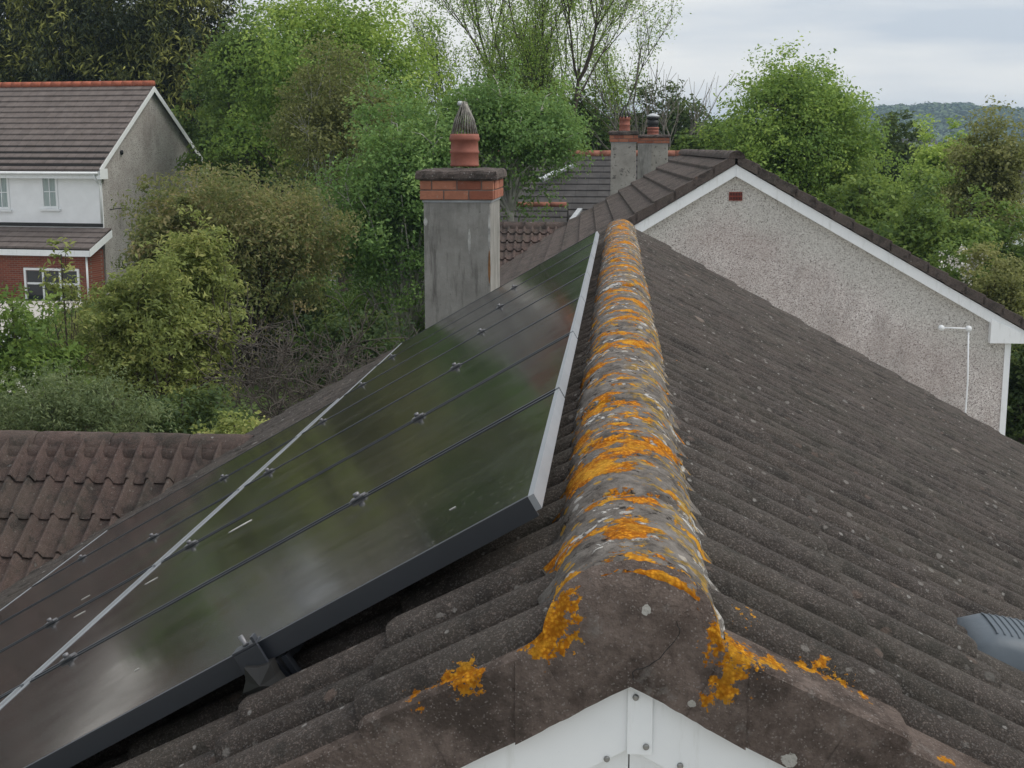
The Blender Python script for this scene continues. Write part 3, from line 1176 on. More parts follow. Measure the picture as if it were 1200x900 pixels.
# ---------------------------------------------------------------- chimneys
def chimney(parent, x0, x1, y0, y1, zb, zt_, zbr, zcap, ztop, stack_mat, brick_mat='brick', pot=True, courses=2, nb=4, over=.03):
    mb = MB().box(x0, x1, y0, y1, zb, zt_)
    st = mb.build('chimney', stack_mat, parent, bevel=.01)
    # lighter drip course under the bricks
    MB().box(x0 - .008, x1 + .008, y0 - .008, y1 + .008, zt_ - .012, zt_ + .008).build('drip_edge', 'lead', st)
    MB().box(x0 - over + .008, x1 + over - .008, y0 - over + .008, y1 + over - .008, zt_ + .008, zcap - .004).build('joint_mortar', 'brick_joint', st)
    hc = (zcap - zt_ - .012) / courses
    rr = random.Random(int(abs(x0) * 100))
    for c in range(courses):
        za, zb_ = zt_ + .012 + c * hc, zt_ + .012 + (c + 1) * hc - .010
        def runs(a, b):
            t, out = a, []
            w0 = (b - a) / nb
            cuts = [a] + [a + w0 * (i + (.5 if c % 2 else 0)) + rr.uniform(-.02, .02) * w0 for i in range(1 if not c % 2 else 0, nb)] + [b]
            cuts = sorted(set(cuts))
            return [(p, q) for p, q in zip(cuts, cuts[1:]) if q - p > .03]
        for p, q in runs(x0 - over, x1 + over):
            e = rr.uniform(0, .004)
            MB().box(p + .005, q - .005, y0 - over - e, y0 - over + .09, za, zb_).build('brick', brick_mat, st, bevel=.004)
        for p, q in runs(y0 - over + .1, y1 + over):
            MB().box(x1 + over - .09, x1 + over + rr.uniform(0, .004), p + .005, q - .005, za, zb_).build('brick', brick_mat, st, bevel=.004)
            MB().box(x0 - over - rr.uniform(0, .004), x0 - over + .09, p + .005, q - .005, za, zb_).build('brick', brick_mat, st, bevel=.004)
    # concrete cap, rough and slightly chamfered
    vs, fs = [], []
    a, b, c_, d = x0 - over - .03, x1 + over + .03, y0 - over - .03, y1 + over + .03
    NX, NY = 14, 14
    def ring(z, ins):
        out = []
        for i in range(NX):
            out.append((a + ins + (b - a - 2 * ins) * i / NX, c_ + ins))
        for i in range(NY):
            out.append((b - ins, c_ + ins + (d - c_ - 2 * ins) * i / NY))
        for i in range(NX):
            out.append((b - ins - (b - a - 2 * ins) * i / NX, d - ins))
        for i in range(NY):
            out.append((a + ins, d - ins - (d - c_ - 2 * ins) * i / NY))
        return [(x + nz((x * 30, y * 30, z * 30)) * .010, y + nz((x * 30, y * 30, z * 30 + 5)) * .010, z + nz((x * 24, y * 24, z * 9)) * .012) for x, y in out]
    lv = [ring(zcap, .006), ring(zcap + .012, 0), ring(zcap + (ztop - zcap) * .6, 0), ring(ztop - .008, .008), ring(ztop, .03), ring(ztop + .004, .12)]
    n = len(lv[0])
    vs = [p for r in lv for p in r]
    fs = [(i * n + k, i * n + (k + 1) % n, (i + 1) * n + (k + 1) % n, (i + 1) * n + k) for i in range(len(lv) - 1) for k in range(n)]
    fs += [tuple(range(n - 1, -1, -1)), tuple((len(lv) - 1) * n + k for k in range(n))]
    MB().add(vs, fs).build('cap', 'cap', st)
    return st


def chimney_pot(st, c, r, h, m='terracotta'):
    prof = [(r * .98, 0), (r, h * .05), (r * .97, h * .08), (r * .95, h * .38), (r * 1.0, h * .41), (r * 1.02, h * .46), (r * .95, h * .50), (r * .93, h * .76),
            (r * 1.02, h * .80), (r * 1.05, h * .86), (r * 1.0, h * .92), (r * .98, h), (r * .78, h), (r * .74, h * .6)]
    return MB().lathe(prof, c, 28).build('chimney_pot', m, st, True)


# chimney at the far gable of the near house
cA = at_y(497, 300, 11.3)
cB = at_y(575, 300, 11.3)
zz = lambda y: at_y(540, y, 11.3).z
st = chimney(house, cA.x, cB.x, 11.3, 12.2, 0, zz(235.5), 0, zz(210.5), zz(199.5), 'render', nb=3)
pc = Vector(((cA.x + cB.x) / 2 + .02, 11.72, zz(198) + .015))
potz = at_y(540, 157, 11.72).z
pot1 = chimney_pot(st, pc, .128, potz - pc.z)
# bird guard: wires that lean together over the pot
tip = at_y(539, 119, 11.72)
for k in range(26):
    a = 2 * math.pi * k / 26
    b0 = Vector((pc.x + .122 * math.cos(a), 11.72 + .122 * math.sin(a), potz - .03))
    b1 = Vector((pc.x + .082 * math.cos(a + .1), 11.72 + .082 * math.sin(a + .1), potz + (tip.z - potz) * .45))
    b2 = Vector((pc.x + .016 * math.cos(a), 11.72 + .016 * math.sin(a), tip.z + random.uniform(-.03, .005)))
    MB().tube([b0, b1, b2], [.0055, .0055, .0055], 5).build('guard_wire', 'cowl', st, True)
MB().tube([tip - Vector((0, 0, .035)), tip - Vector((0, 0, .015)), tip + Vector((0, 0, .004))], [.02, .024, .015], 10).build('guard_cap', 'lead', st, True)
# patches of newer cement and an old rusty drip on the stack
for (x0, y0_, x1, y1_, m) in ((548, 268, 552, 298, 'patch_pale'), (496.5, 255, 501, 265, 'patch_pale'), (575.4, 250, 578.4, 293, 'patch_pale'), (576, 293, 580, 333, 'rust')):
    if m not in M:
        M[m] = simple(m, (.40, .40, .38) if m == 'patch_pale' else (.23, .12, .055), .9, .1, .4, 18)
    p, q = at_y(x0, y0_, 11.299), at_y(x1, y1_, 11.299)
    q.x = min(q.x, cB.x - .002)
    if q.x - p.x < .012:
        p.x = q.x - .02
    ol = []
    for i in range(14):
        t = i / 14 * 2 * math.pi
        r = 1 + .25 * nz((math.cos(t) * 2 + p.x * 9, math.sin(t) * 2, p.z))
        ol.append(((p.x + q.x) / 2 + (q.x - p.x) / 2 * math.cos(t) * r, 11.2985, (p.z + q.z) / 2 + (p.z - q.z) / 2 * math.sin(t) * r))
    MB().prism(ol, (0, .003, 0)).build('cement_patch', m, st)

# ---------------------------------------------------------------- solar panels on the left slope
PO = Vector((-.14, 2.2635, H - .602))       # upper near corner of the array, on the glass
PT = R_(30)
pd = Vector((-math.cos(PT), 0, -math.sin(PT)))
pn = Vector((-math.sin(PT), 0, math.cos(PT)))
PW, PL, PP = 1.031, 1.66, 1.05
PM = Matrix((Vector((0, 1, 0)).cross(pn), Vector((0, 1, 0)), pn)).transposed().to_4x4()   # x: up-slope/down-slope, y: along ridge


def panel_bars(which):
    mb = MB()
    t, hgt = .012, .040
    a, b = PL / 2, PW / 2
    long_ = ((-a + t + .0003, a - t - .0003, -b, -b + t), (-a + t + .0003, a - t - .0003, b - t, b))
    ends = ((-a, -a + t, -b, b), (a - t, a, -b, b))
    for x0, x1, y0, y1 in (long_ if which == 'side' else ends):
        mb.box(x0, x1, y0, y1, -(hgt if which == 'side' else .030) + .002, .002)
    return mb


M['sky_sheen_bar'] = simple('sky_sheen_bar', (.30, .32, .345), .42, .5, .12, 4, metal=.35)  # sky reflection on the black end bars, painted in as pale grey
def bar_meshes(which, name, m):
    full = panel_bars(which)
    out = []
    for k in range(2):
        mb = MB()
        mb.v = full.v[k * 8:k * 8 + 8]
        mb.f = full.f[:6]
        out.append(mb.mesh(name, m))
    return out


side_me = bar_meshes('side', 'side_frame', 'frame')
end_me = bar_meshes('end', 'end_frame', 'sky_sheen_bar')
g_me = MB().box(-PL / 2 + .0122, PL / 2 - .0122, -PW / 2 + .0122, PW / 2 - .0122, -.006, 0).mesh('glass', 'pv')
bk = MB().box(-PL / 2 + .0124, PL / 2 - .0124, -PW / 2 + .0124, PW / 2 - .0124, -.012, -.0065).mesh('back_sheet', 'black')
ORD = ['nearest the white-boarded gable end', 'second from the white-boarded gable end', 'third from the white-boarded gable end', 'fourth from the white-boarded gable end',
       'fifth from the white-boarded gable end', 'sixth from the white-boarded gable end', 'nearest the chimney with the wire-guarded pot']
droppings = {(0, 0): [(530, 595, 3), (160, 784, 2.2)], (1, 0): [(281, 616, 11), (177, 680, 6)], (2, 0): [(577, 513, 2)], (3, 0): [(634, 424, 8)], (4, 0): [(655, 347, 5)], (5, 0): [(660, 346, 4)],
             (1, 1): [(93, 719, 5)], (2, 1): [(100, 700, 4)]}
for row in range(2):
    for col in range(7 if row == 0 else 5):
        s0 = row * (PL + .026)
        c = PO + pd * (s0 + PL / 2) + Vector((0, col * PP + PW / 2, 0))
        lab = ('upper' if row == 0 else 'lower') + ' row black solar panel, ' + (ORD[col] if row == 0 or col < 4 else 'last before the wing roof valley')
        e = bpy.data.objects.new('solar_panel', None)
        e.empty_display_size = .2
        COL.objects.link(e)
        mm = PM.copy()
        mm.translation = c - pn * .002
        e.matrix_basis = mm @ Matrix.Rotation(random.uniform(-.0012, .0012), 4, 'Y') @ Matrix.Rotation(random.uniform(-.002, .002), 4, 'X')
        tag(e, lab, 'solar panel', 'solar panels on the left roof slope')
        for q in range(2):
            link('side_frame', side_me[q], e)
            tag(link('end_frame', end_me[q], e), 'end bar of the black frame, sky reflection painted in pale grey')
        gl = link('glass', g_me, e)
        link('back_sheet', bk, e)
        inv = e.matrix_basis.inverted()
        for (x, y, ln) in droppings.get((col, row), []):
            r = ray(x, y)
            p = CAM + r * (pn.dot(PO - CAM) / pn.dot(r))
            lp = inv @ p
            if abs(lp.x) > PL / 2 - .02 or abs(lp.y) > PW / 2 - .02:
                continue
            mb = MB()
            L = ln * .0028 * (p - CAM).length / 3
            ol = []
            for i in range(16):
                t = i / 16 * 2 * math.pi
                rr_ = 1 + .35 * nz((math.cos(t) * 2 + lp.x * 5, math.sin(t) * 2 + lp.y * 5, 1))
                ol.append((lp.x + L * math.cos(t) * rr_, lp.y + L * .22 * math.sin(t) * rr_, .0004))
            mb.prism(ol, (0, 0, .0012)).build('bird_dropping', 'dropping', gl)

# rails with clamps; the near ends carry an end clamp and a bracket
RAILS = [(.60, 7, 'upper rail under the upper row of panels'), (1.53, 7, 'lower rail under the upper row of panels'), (2.13, 5, 'upper rail under the lower row of panels'), (3.02, 5, 'lower rail under the lower row of panels')]
for s, nc, lab in RAILS:
    t = thing('mounting_rail', 'dark ' + lab + ', with mid clamps', 'mounting rail', PO + pd * s - pn * .08, 'rails of the solar array')
    e1 = PO.y + nc * PP - .02 + .04
    a = PO + pd * (s - .02) - pn * .0815
    MB().obox(Vector((a.x, PO.y - .03, a.z)), pd * .04, Vector((0, e1 - PO.y + .03, 0)), pn * .04).build('rail', 'frame', t)
    for c in range(1, nc):
        p = PO + pd * s + Vector((0, c * PP - .0095, 0))
        ml = MB()
        ml.obox(p - pd * .020 + pn * .0025 - Vector((0, .015, 0)), pd * .040, Vector((0, .030, 0)), pn * .004)
        ml.obox(p - pd * .028 - pn * .040 - Vector((0, .005, 0)), pd * .056, Vector((0, .010, 0)), pn * .0425)
        k_ = ml.build('mid_clamp', 'alu', t)
        MB().tube([p + pn * .0066, p + pn * .017, p + pn * .018], [.0085, .0085, .005], 10).build('bolt', 'alu', k_, True)
    # feet screwed to the rafters, one hook every two panels
    for c in range(nc):
        y = PO.y + c * PP + .5
        p = Vector((a.x, y, a.z))
        MB().obox(p - pd * .02 - pn * .050, pd * .035, Vector((0, .05, 0)), pn * .050).build('roof_hook', 'alu', t)
    if True:
        p = PO + pd * s + Vector((0, -.004, 0))
        ec = MB()
        ec.obox(p - pd * .026 + pn * .003 - Vector((0, .022, 0)), pd * .052, Vector((0, .034, 0)), pn * .005)
        ec.obox(p - pd * .026 - pn * .040 - Vector((0, .022, 0)), pd * .052, Vector((0, .008, 0)), pn * .0425)
        ec.obox(p - pd * .026 + pn * .0082 - Vector((0, .022, 0)), pd * .006, Vector((0, .020, 0)), pn * .012)
        k_ = ec.build('end_clamp', 'frame', t, bevel=.001)
        q = p + Vector((0, -.006, 0))
        MB().tube([q + pn * .0085, q + pn * .012, q + pn * .028], [.007, .005, .005], 8).build('bolt', 'alu', k_, True)
        # faceted plastic end cap on the rail
        cpos = p - pn * .062 - Vector((0, .034, 0))
        ol = []
        for i in range(10):
            ang = i / 10 * 2 * math.pi
            r = .042 if i % 2 == 0 else .030
            ol.append(cpos + pd * (r * math.cos(ang)) + pn * (r * math.sin(ang)))
        vs = ol + [v + Vector((0, .03, 0)) for v in ol] + [cpos - Vector((0, .014, 0))]
        fs = [(i, (i + 1) % 10, 10 + (i + 1) % 10, 10 + i) for i in range(10)] + [((i + 1) % 10, i, 20) for i in range(10)]
        MB().add(vs, fs).build('end_cap', 'black', t)
        # triangular bracket arms
        for (o0, o1) in ((-.030, -.115), (-.052, -.135)):
            aa = p + pd * o0 - pn * .045 + Vector((0, .0, 0))
            bb = p + pd * o1 * .35 - pn * .118 + Vector((0, .02, 0))
            MB().obox(aa, bb - aa, pd * .010, Vector((0, .022, 0))).build('bracket_arm', 'frame', t)
        MB().tube([p - pn * .10 + pd * .012 - Vector((0, .03, 0)), p - pn * .14 + pd * .012 - Vector((0, .03, 0))], .005, 8).build('brass_screw', 'brass', t, True)

# ---------------------------------------------------------------- the neighbouring bungalow
NA_ = R_(1.35)
NB0 = Vector((1.775, 20.6, 0))
ne = Vector((math.cos(NA_), math.sin(NA_), 0))       # across
nf = Vector((-math.sin(NA_), math.cos(NA_), 0))      # along its ridge
NZ = H - .15
NTS = {-1: .605, 1: .562}
NTAN = .58
NLEN = 10.8


def NP(x, y, z):
    return NB0 + ne * x + nf * y + Vector((0, 0, z))


nh = thing('bungalow', 'pebbledashed bungalow with white bargeboards and a red air brick in its gable', 'house', NP(0, 5, 0))
M['pebble_gable'] = pebble_mat('pebbledash_gable', (.42, .37, .35), (.60, .55, .525), (.80, .765, .735), 92, ((1.775, 20.6, NZ - .1), .58))
wl_ = MB()
hwn = 4.22
wl_.prism([NP(-hwn, 0, 0), NP(hwn, 0, 0), NP(hwn, 0, NZ - .17 - hwn * NTS[1]), NP(0, 0, NZ - .17), NP(-hwn, 0, NZ - .17 - hwn * NTS[-1])], nf * (NLEN - .1))
wl_.build('wall', 'pebble_gable', nh)
# roof: slabs, then courses of tile on the side that shows
nr_ = MB()
EV = 4.62
for sd_ in (-1, 1):
    nr_.prism([NP(0, -.08, NZ - .03), NP(sd_ * EV, -.08, NZ - .03 - EV * NTS[sd_]), NP(sd_ * EV, -.08, NZ - .10 - EV * NTS[sd_]), NP(0, -.08, NZ - .10)], nf * (NLEN + .08))
nroof = nr_.build('roof', 'felt', nh)
ng = .288
for sd_ in (-1, 1):
    for c in range(16):
        x0, x1 = .02 + c * ng, .02 + (c + 1) * ng + .05
        if x1 > EV + .1:
            break
        # rolled profile along the course
        vs, fs = [], []
        step = .075
        nseg = int((NLEN + .02) / step)
        jj = random.uniform(0, .01)
        prof = [(x0, -.004), (x1 - .002, .030 + jj), (x1, .026 + jj), (x1 + .001, -.004)]
        for i in range(nseg + 1):
            y = i * step - .02
            r = (.0, .022, .028, .022)[i % 4] if c < 12 else 0
            for (x, dz) in prof:
                hh = r if dz > 0 else 0
                vs.append(NP(sd_ * x, y, NZ - x * NTS[sd_] + dz + hh))
        for i in range(nseg):
            for q in range(3):
                a = i * 4 + q
                fs.append((a, a + 1, a + 5, a + 4))
        me = MB().add(vs, fs).mesh('tile_course', 'tile_far', False)
        fix_normals(me)
        link('tile_course', me, nroof)
        # cloaked verge piece over the gable end of this course
        zt0, zt1 = NZ - x0 * NTS[sd_] + .030, NZ - x1 * NTS[sd_] + .062 + jj
        v = MB().prism([NP(sd_ * x0, -.14, zt0), NP(sd_ * x1, -.14, zt1), NP(sd_ * x1, -.14, zt1 - .17), NP(sd_ * x0, -.14, zt0 - .15)], nf * .20)
        v.build('verge_tile', 'tile_far', nroof, bevel=.008)
# ridge caps
yy = -.15
k = 0
while yy < NLEN - .1:
    L = .46
    vs = []
    for i in range(6):
        y = yy + L * i / 5 * .985
        for j in range(11):
            a = (-1 + j / 5) * math.pi / 2
            vs.append(NP(.13 * math.sin(a), y, NZ - .035 + .115 * math.cos(a) + random.uniform(-.006, .006)))
    fs = [(i * 11 + j, i * 11 + j + 1, (i + 1) * 11 + j + 1, (i + 1) * 11 + j) for i in range(5) for j in range(10)]
    if k == 0:
        fs.append(tuple(range(11)))
    me = MB().add(vs, fs).mesh('ridge_tile', 'cap' if k % 2 else 'tile_far', True)
    fix_normals(me)
    link('ridge_tile', me, nh)
    yy += L
    k += 1
# bargeboards, boxed ends, corner trim, air brick, conduit
dB = .175
for sd_ in (-1, 1):
    zb_ = NZ - .125
    p = [NP(sd_ * .001, -.105, zb_), NP(sd_ * 4.62, -.105, zb_ - 4.62 * NTS[sd_]), NP(sd_ * 4.62, -.105, zb_ - 4.62 * NTS[sd_] - .16), NP(sd_ * 3.98, -.105, zb_ - 3.98 * NTS[sd_] - dB), NP(sd_ * .001, -.105, zb_ - dB)]
    MB().prism(p, nf * .03).build('bargeboard', 'pvc', nh, bevel=.004)
    MB().prism([NP(sd_ * .001, -.074, zb_ - dB + .04), NP(sd_ * 3.98, -.074, zb_ - 3.98 * NTS[sd_] - dB + .04), NP(sd_ * 3.98, -.074, zb_ - 3.98 * NTS[sd_] - dB), NP(sd_ * .001, -.074, zb_ - dB)], nf * .075).build('soffit', 'pvc', nh)
    zl = zb_ - 3.94 * NTS[sd_] - .10
    q = [NP(sd_ * 3.92, -.125, zl), NP(sd_ * 4.66, -.125, zb_ - 4.66 * NTS[sd_] - .02), NP(sd_ * 4.66, -.125, H - 2.965), NP(sd_ * 3.92, -.125, H - 2.965)]
    MB().prism(q, nf * .12).build('eaves_box', 'pvc', nh, bevel=.005)
    MB().obox(NP(sd_ * (hwn - .04), -.022, 0), ne * (sd_ * .09), nf * .11, (0, 0, H - 2.966)).build('corner_trim', 'pvc', nh)
    # gutter along the eaves
    gz = NZ - EV * NTS[sd_] - .12
    MB().tube([NP(sd_ * (EV + .05), -.1, gz), NP(sd_ * (EV + .05), NLEN, gz)], .055, 10).build('gutter', 'pvc', nh, True)
ab = at_y(862, 230, 20.6)
M['airbrick'] = simple('air_brick', (.23, .055, .04), .8, .2, .2)
abo = MB().obox(ab - ne * .10 - Vector((0, 0, .065)) - nf * .02, ne * .20, nf * .05, (0, 0, .13)).build('air_brick', 'airbrick', nh)
for r in range(2):
    for q in range(8):
        MB().obox(ab - ne * (.09 - q * .0235) + Vector((0, 0, -.052 + r * .062)) - nf * .024, ne * .012, nf * .01, (0, 0, .042)).build('slot', 'dark_void', abo)
pts = [at_y(1103, 384, 20.54), at_y(1135, 385, 20.54), at_y(1134, 447, 20.54), at_y(1131, 490, 20.54)]
down = pts[-1].copy()
down.z = 0.3
cdt = MB().tube([pts[0], pts[1]], .014, 8).tube([pts[1], pts[2], pts[3], down], .014, 8).build('conduit', 'pvc', nh, True)
for p in pts[:2]:
    MB().tube([p + nf * .03, p - nf * .03], .045, 14).build('conduit_box', 'pvc', cdt, True)

# wing of the neighbour, pantiled, running off to the left
W2Y, W2Z = 30.6, H - 1.80
w2 = MB()
w2.prism([(-3.8, W2Y, W2Z - .04), (-3.8, W2Y - 3.4, W2Z - .04 - 3.4 * .62), (-3.8, W2Y - 3.4, W2Z - .2 - 3.4 * .62), (-3.8, W2Y + 3, W2Z - .2 - 3 * .62), (-3.8, W2Y + 3, W2Z - .04 - 3 * .62)], (2.8, 0, 0))
w2roof = w2.build('wing_roof', 'felt', nh)
MB().box(-3.7, -2.75, W2Y - 3, W2Y + 2.6, 0, W2Z - 2.15).build('wing_wall', 'pebble_own', nh)
t2 = math.atan(.62)
w2d = Vector((0, -math.cos(t2), -math.sin(t2)))
w2n = Vector((0, -math.sin(t2), math.cos(t2)))
w2m = tile_mesh('tile', 'tile_wing', False, 80, .045, .40, pantile_profile(.36, .055))
fix_normals(w2m)
for c in range(9):
    for j in range(-1, 8):
        p = Vector((-1.35 - (j + 1) * .36 + (.0), W2Y, W2Z)) + w2d * (.36 + c * .33)
        if p.x < -3.85:
            continue
        m = Matrix((w2d.cross(w2n), w2d, w2n)).transposed().to_4x4()
        m.translation = p
        link('tile', w2m, w2roof, m)
for k in range(6):
    x = -1.12 - k * .49
    vs = []
    for i in range(4):
        for j in range(9):
            a = (-1 + j / 4) * math.pi / 2
            vs.append((x - .49 * i / 3, W2Y + .15 * math.sin(a), W2Z - .06 + .15 * math.cos(a) + random.uniform(-.005, .005)))
    fs = [(i * 9 + j, i * 9 + j + 1, (i + 1) * 9 + j + 1, (i + 1) * 9 + j) for i in range(3) for j in range(8)] + [tuple(range(9))]
    me = MB().add(vs, fs).mesh('ridge_tile', 'tile_wing', True)
    fix_normals(me)
    link('ridge_tile', me, w2roof)

# its chimney, and the lead apron at its foot
pA, pB = at_y(716, 170, 31.6), at_y(745.5, 170, 31.6)
z2 = lambda y: at_y(730, y, 31.6).z
st2 = chimney(nh, pA.x, pB.x, 31.6, 32.4, 0, z2(167), 0, z2(158), z2(153.5), 'render_spot', nb=3, over=.035)
pp = Vector(((pA.x + pB.x) / 2 + .02, 32.0, z2(153.5)))
ph = at_y(730, 137, 32).z - pp.z
chimney_pot(st2, pp, .13, ph)
for k in range(9):                           # broken crown of the pot guard
    a = 2 * math.pi * k / 9
    b0 = pp + Vector((.12 * math.cos(a), .12 * math.sin(a), ph - .03))
    MB().tube([b0, b0 + Vector((0, 0, .06)), pp + Vector((.02 * math.cos(a), .02 * math.sin(a), ph + .26 + random.uniform(-.05, .03)))], [.022, .018, .008], 5).build('guard_wire', 'black', st2, True)
la, lb = at_y(716, 231, 31.35), at_y(747, 212, 31.35)
MB().prism([la, lb, lb + Vector((0, .0, -.12)), la + Vector((0, 0, -.12))], (0, .2, 0)).build('flashing', 'lead', nh)
la, lb = at_y(701, 240, 31.3), at_y(711, 235, 31.3)
MB().prism([la, lb, lb + Vector((0, .0, -.05)), la + Vector((0, 0, -.05))], (0, .15, 0)).build('flashing', 'lead', nh)

# ---------------------------------------------------------------- the third house, dark roof and orange ridge
th = thing('house', 'dark roofed house with orange ridge tiles half hidden by the birch', 'house', (-1.5, 42, 0))
TY, TZ = 41.5, at_y(660, 181, 41.5).z
M['slate'] = flat_tile_mat('dark_flat_tile', (.045, .043, .043), (.085, .080, .078), (1, 0), .33)
x0, x1 = -6.5, 2.2
tw_ = MB().prism([(x0 + .3, TY - 3.4, 0), (x0 + .3, TY - 3.4, TZ - 2.1), (x0 + .3, TY, TZ - .1), (x0 + .3, TY + 3.4, TZ - 2.1), (x0 + .3, TY + 3.4, 0)], (x1 - x0 - .6, 0, 0))
tw_.build('wall', 'pebble_own', th)
troof = MB().prism([(x0, TY, TZ - .03), (x0, TY - 3.8, TZ - .03 - 3.8 * .6), (x0, TY - 3.8, TZ - .15 - 3.8 * .6), (x0, TY + 3.8, TZ - .15 - 3.8 * .6), (x0, TY + 3.8, TZ - .03 - 3.8 * .6)], (x1 - x0, 0, 0)).build('roof', 'felt', th)
for c in range(13):
    a, b = .29 * c, .29 * (c + 1) + .02
    MB().prism([(x0, TY - a, TZ - a * .6 - .02), (x0, TY - a, TZ - a * .6), (x0, TY - b, TZ - b * .6 + .035), (x0, TY - b, TZ - b * .6 - .01)], (x1 - x0, 0, 0)).build('tile_course', 'slate', troof)
for k in range(19):
    x = x1 - k * .46
    MB().tube([(x, TY, TZ + .01), (x - .45, TY, TZ + .01)], .12, 10).build('ridge_tile', 'orange_ridge', th, True)
# lead valley and small lower gable with its own orange ridge
for (xa, ya, xb, yb) in ((628, 213, 664, 196),):
    a, b = at_y(xa, ya, 39.6), at_y(xb, yb, 40.6)
    MB().obox(a, b - a, (.22, 0, 0), (0, -.05, .08)).build('valley_lead', 'lead', troof)
lz = at_y(640, 241, 37).z
lg = MB().prism([(-6, 37, lz), (-6, 36, lz - .6), (-6, 36, lz - 1.2), (-6, 38.5, lz - 1.2)], (6 - 1.35, 0, 0)).build('porch_roof', 'felt', th)
for c in range(4):
    a, b = .25 * c, .25 * (c + 1) + .02
    MB().prism([(-6, 37 - a, lz - a * .6 - .02), (-6, 37 - a, lz - a * .6 + .01), (-6, 37 - b, lz - b * .6 + .04), (-6, 37 - b, lz - b * .6 - .01)], (6 - 1.37, 0, 0)).build('tile_course', 'slate', lg)
for k in range(10):
    MB().tube([(-1.4 - k * .46, 37, lz + .01), (-1.85 - k * .46, 37, lz + .01)], .09, 8).build('ridge_tile', 'orange_ridge', lg, True)
a, b = at_y(667, 259, 36.3), at_y(677, 246, 36.9)
MB().obox(a, b - a, (.13, 0, 0), (0, -.05, .05)).build('valley_lead', 'lead', lg)

# chimney of the house beyond, double width, with a metal cowl
pA, pB = at_y(748, 170, 34), at_y(783, 170, 34)
z3 = lambda y: at_y(765, y, 34).z
st3t = thing('chimney_stack', 'wide double chimney stack with a capped black flue pot behind the spotted one', 'chimney', ((pA.x + pB.x) / 2, 34.4, 0))
st3 = chimney(st3t, pA.x, pB.x, 34, 34.8, 0, z3(168.5), 0, z3(161), z3(158), 'render_spot', nb=4, over=.03)
MB().box(pA.x + .0, pA.x + .33, 33.965, 33.998, 0, z3(169)).build('render_patch', 'render', st3)
pp = at_y(765, 158, 34.4)
ph = at_y(765, 150, 34.4).z - pp.z
chimney_pot(st3, pp, .15, ph + .02)
cz = at_y(765, 135, 34.4).z
MB().lathe([(.135, ph - .02), (.14, ph + .02), (.13, ph + .06), (.145, ph + .08), (.145, (cz - pp.z) * .7), (.13, (cz - pp.z) * .72), (.13, (cz - pp.z) * .78), (.155, (cz - pp.z) * .8), (.16, (cz - pp.z) * .92)], pp, 20).build('flue_cowl', 'black', st3, True)
MB().lathe([(.165, 0), (.15, .03), (.08, .07), (.02, .085)], Vector((pp.x, pp.y, pp.z + (cz - pp.z) * .92)), 18).build('cowl_lid', 'lead', st3, True)

# ---------------------------------------------------------------- the two-storey house on the left
LA = R_(13)
le1 = RT * math.cos(LA) - FH * math.sin(LA)          # along its front, to the right
le2 = RT * math.sin(LA) + FH * math.cos(LA)          # back along the gable
LD = 50.0
LC = FH * LD + RT * (-.3057 * LD)


def LP(a, b, z):                                     # a along the front (0 = gable, negative to the left), b back, z height
    return LC + le1 * a + le2 * b + Vector((0, 0, z))


def lz_(y, d=LD):
    return at_d(124, y, d).z


lh = thing('house', 'two-storey house with white upper wall, red brick below and a grey gable', 'house', LP(-5, 4, 0))
LW, LDp = -14.0, 8.3
z_e, z_r, z_m = lz_(190), at_d(184, 99, 54).z, lz_(264)
M['pebble_left'] = pebble_mat('pebbledash_left', (.38, .36, .335), (.48, .455, .43), (.55, .53, .50), 45, None, (.30, .25, .23))
MB().prism([LP(0, 0, 0), LP(0, 0, z_e), LP(0, LDp / 2, z_r - .12), LP(0, LDp, z_e), LP(0, LDp, 0)], le1 * -.3).build('gable_wall', 'pebble_left', lh)
MB().obox(LP(LW, -.02, z_m - .4), le1 * (-LW - .301), le2 * .25, (0, 0, z_e - z_m + .4)).build('front_wall', 'white_render', lh)
# corner post, white render wraps the gable edge
MB().obox(LP(-.30, -.022, z_m - .4), le1 * .302, le2 * .06, (0, 0, z_e - z_m + .4)).build('corner_render', 'white_render', lh)
MB().obox(LP(LW, LDp - .2, 0), le1 * (-LW - .31), le2 * .2, (0, 0, z_e)).build('back_wall', 'pebble_left', lh)
slope_t = (z_r - z_e) / (LDp / 2)
M['tile_left'] = flat_tile_mat('left_house_tile', (.115, .095, .087), (.175, .148, .136), (le1.x, le1.y), .38)
lroof = MB().prism([LP(LW, -.35, z_e - .35 * slope_t + .02), LP(LW, LDp / 2, z_r - .05), LP(LW, LDp + .35, z_e - .35 * slope_t + .02), LP(LW, LDp + .35, z_e - .35 * slope_t - .06), LP(LW, LDp / 2, z_r - .15), LP(LW, -.35, z_e - .35 * slope_t - .06)], le1 * (-LW + .12)).build('roof', 'felt', lh)
NC = 15
for c in range(NC):
    run = (LDp / 2 + .38) / NC
    b0 = LDp / 2 - c * run
    b1 = b0 - run - .03
    za, zb_ = z_r - c * run * slope_t, z_r - (c + 1) * run * slope_t - .03 * slope_t
    MB().prism([LP(LW, b0, za - .045), LP(LW, b0, za - .012), LP(LW, b1, zb_ + .05), LP(LW, b1, zb_ - .02)], le1 * (-LW + .14)).build('tile_course', 'tile_left', lroof)
M['left_ridge'] = simple('red_ridge', (.36, .115, .07), .8, .2, .2, 4)
for k in range(31):
    a = .14 - k * .45
    MB().tube([LP(a, LDp / 2, z_r + .03), LP(a - .445, LDp / 2, z_r + .03)], .13, 10).build('ridge_tile', 'left_ridge', lh, True)
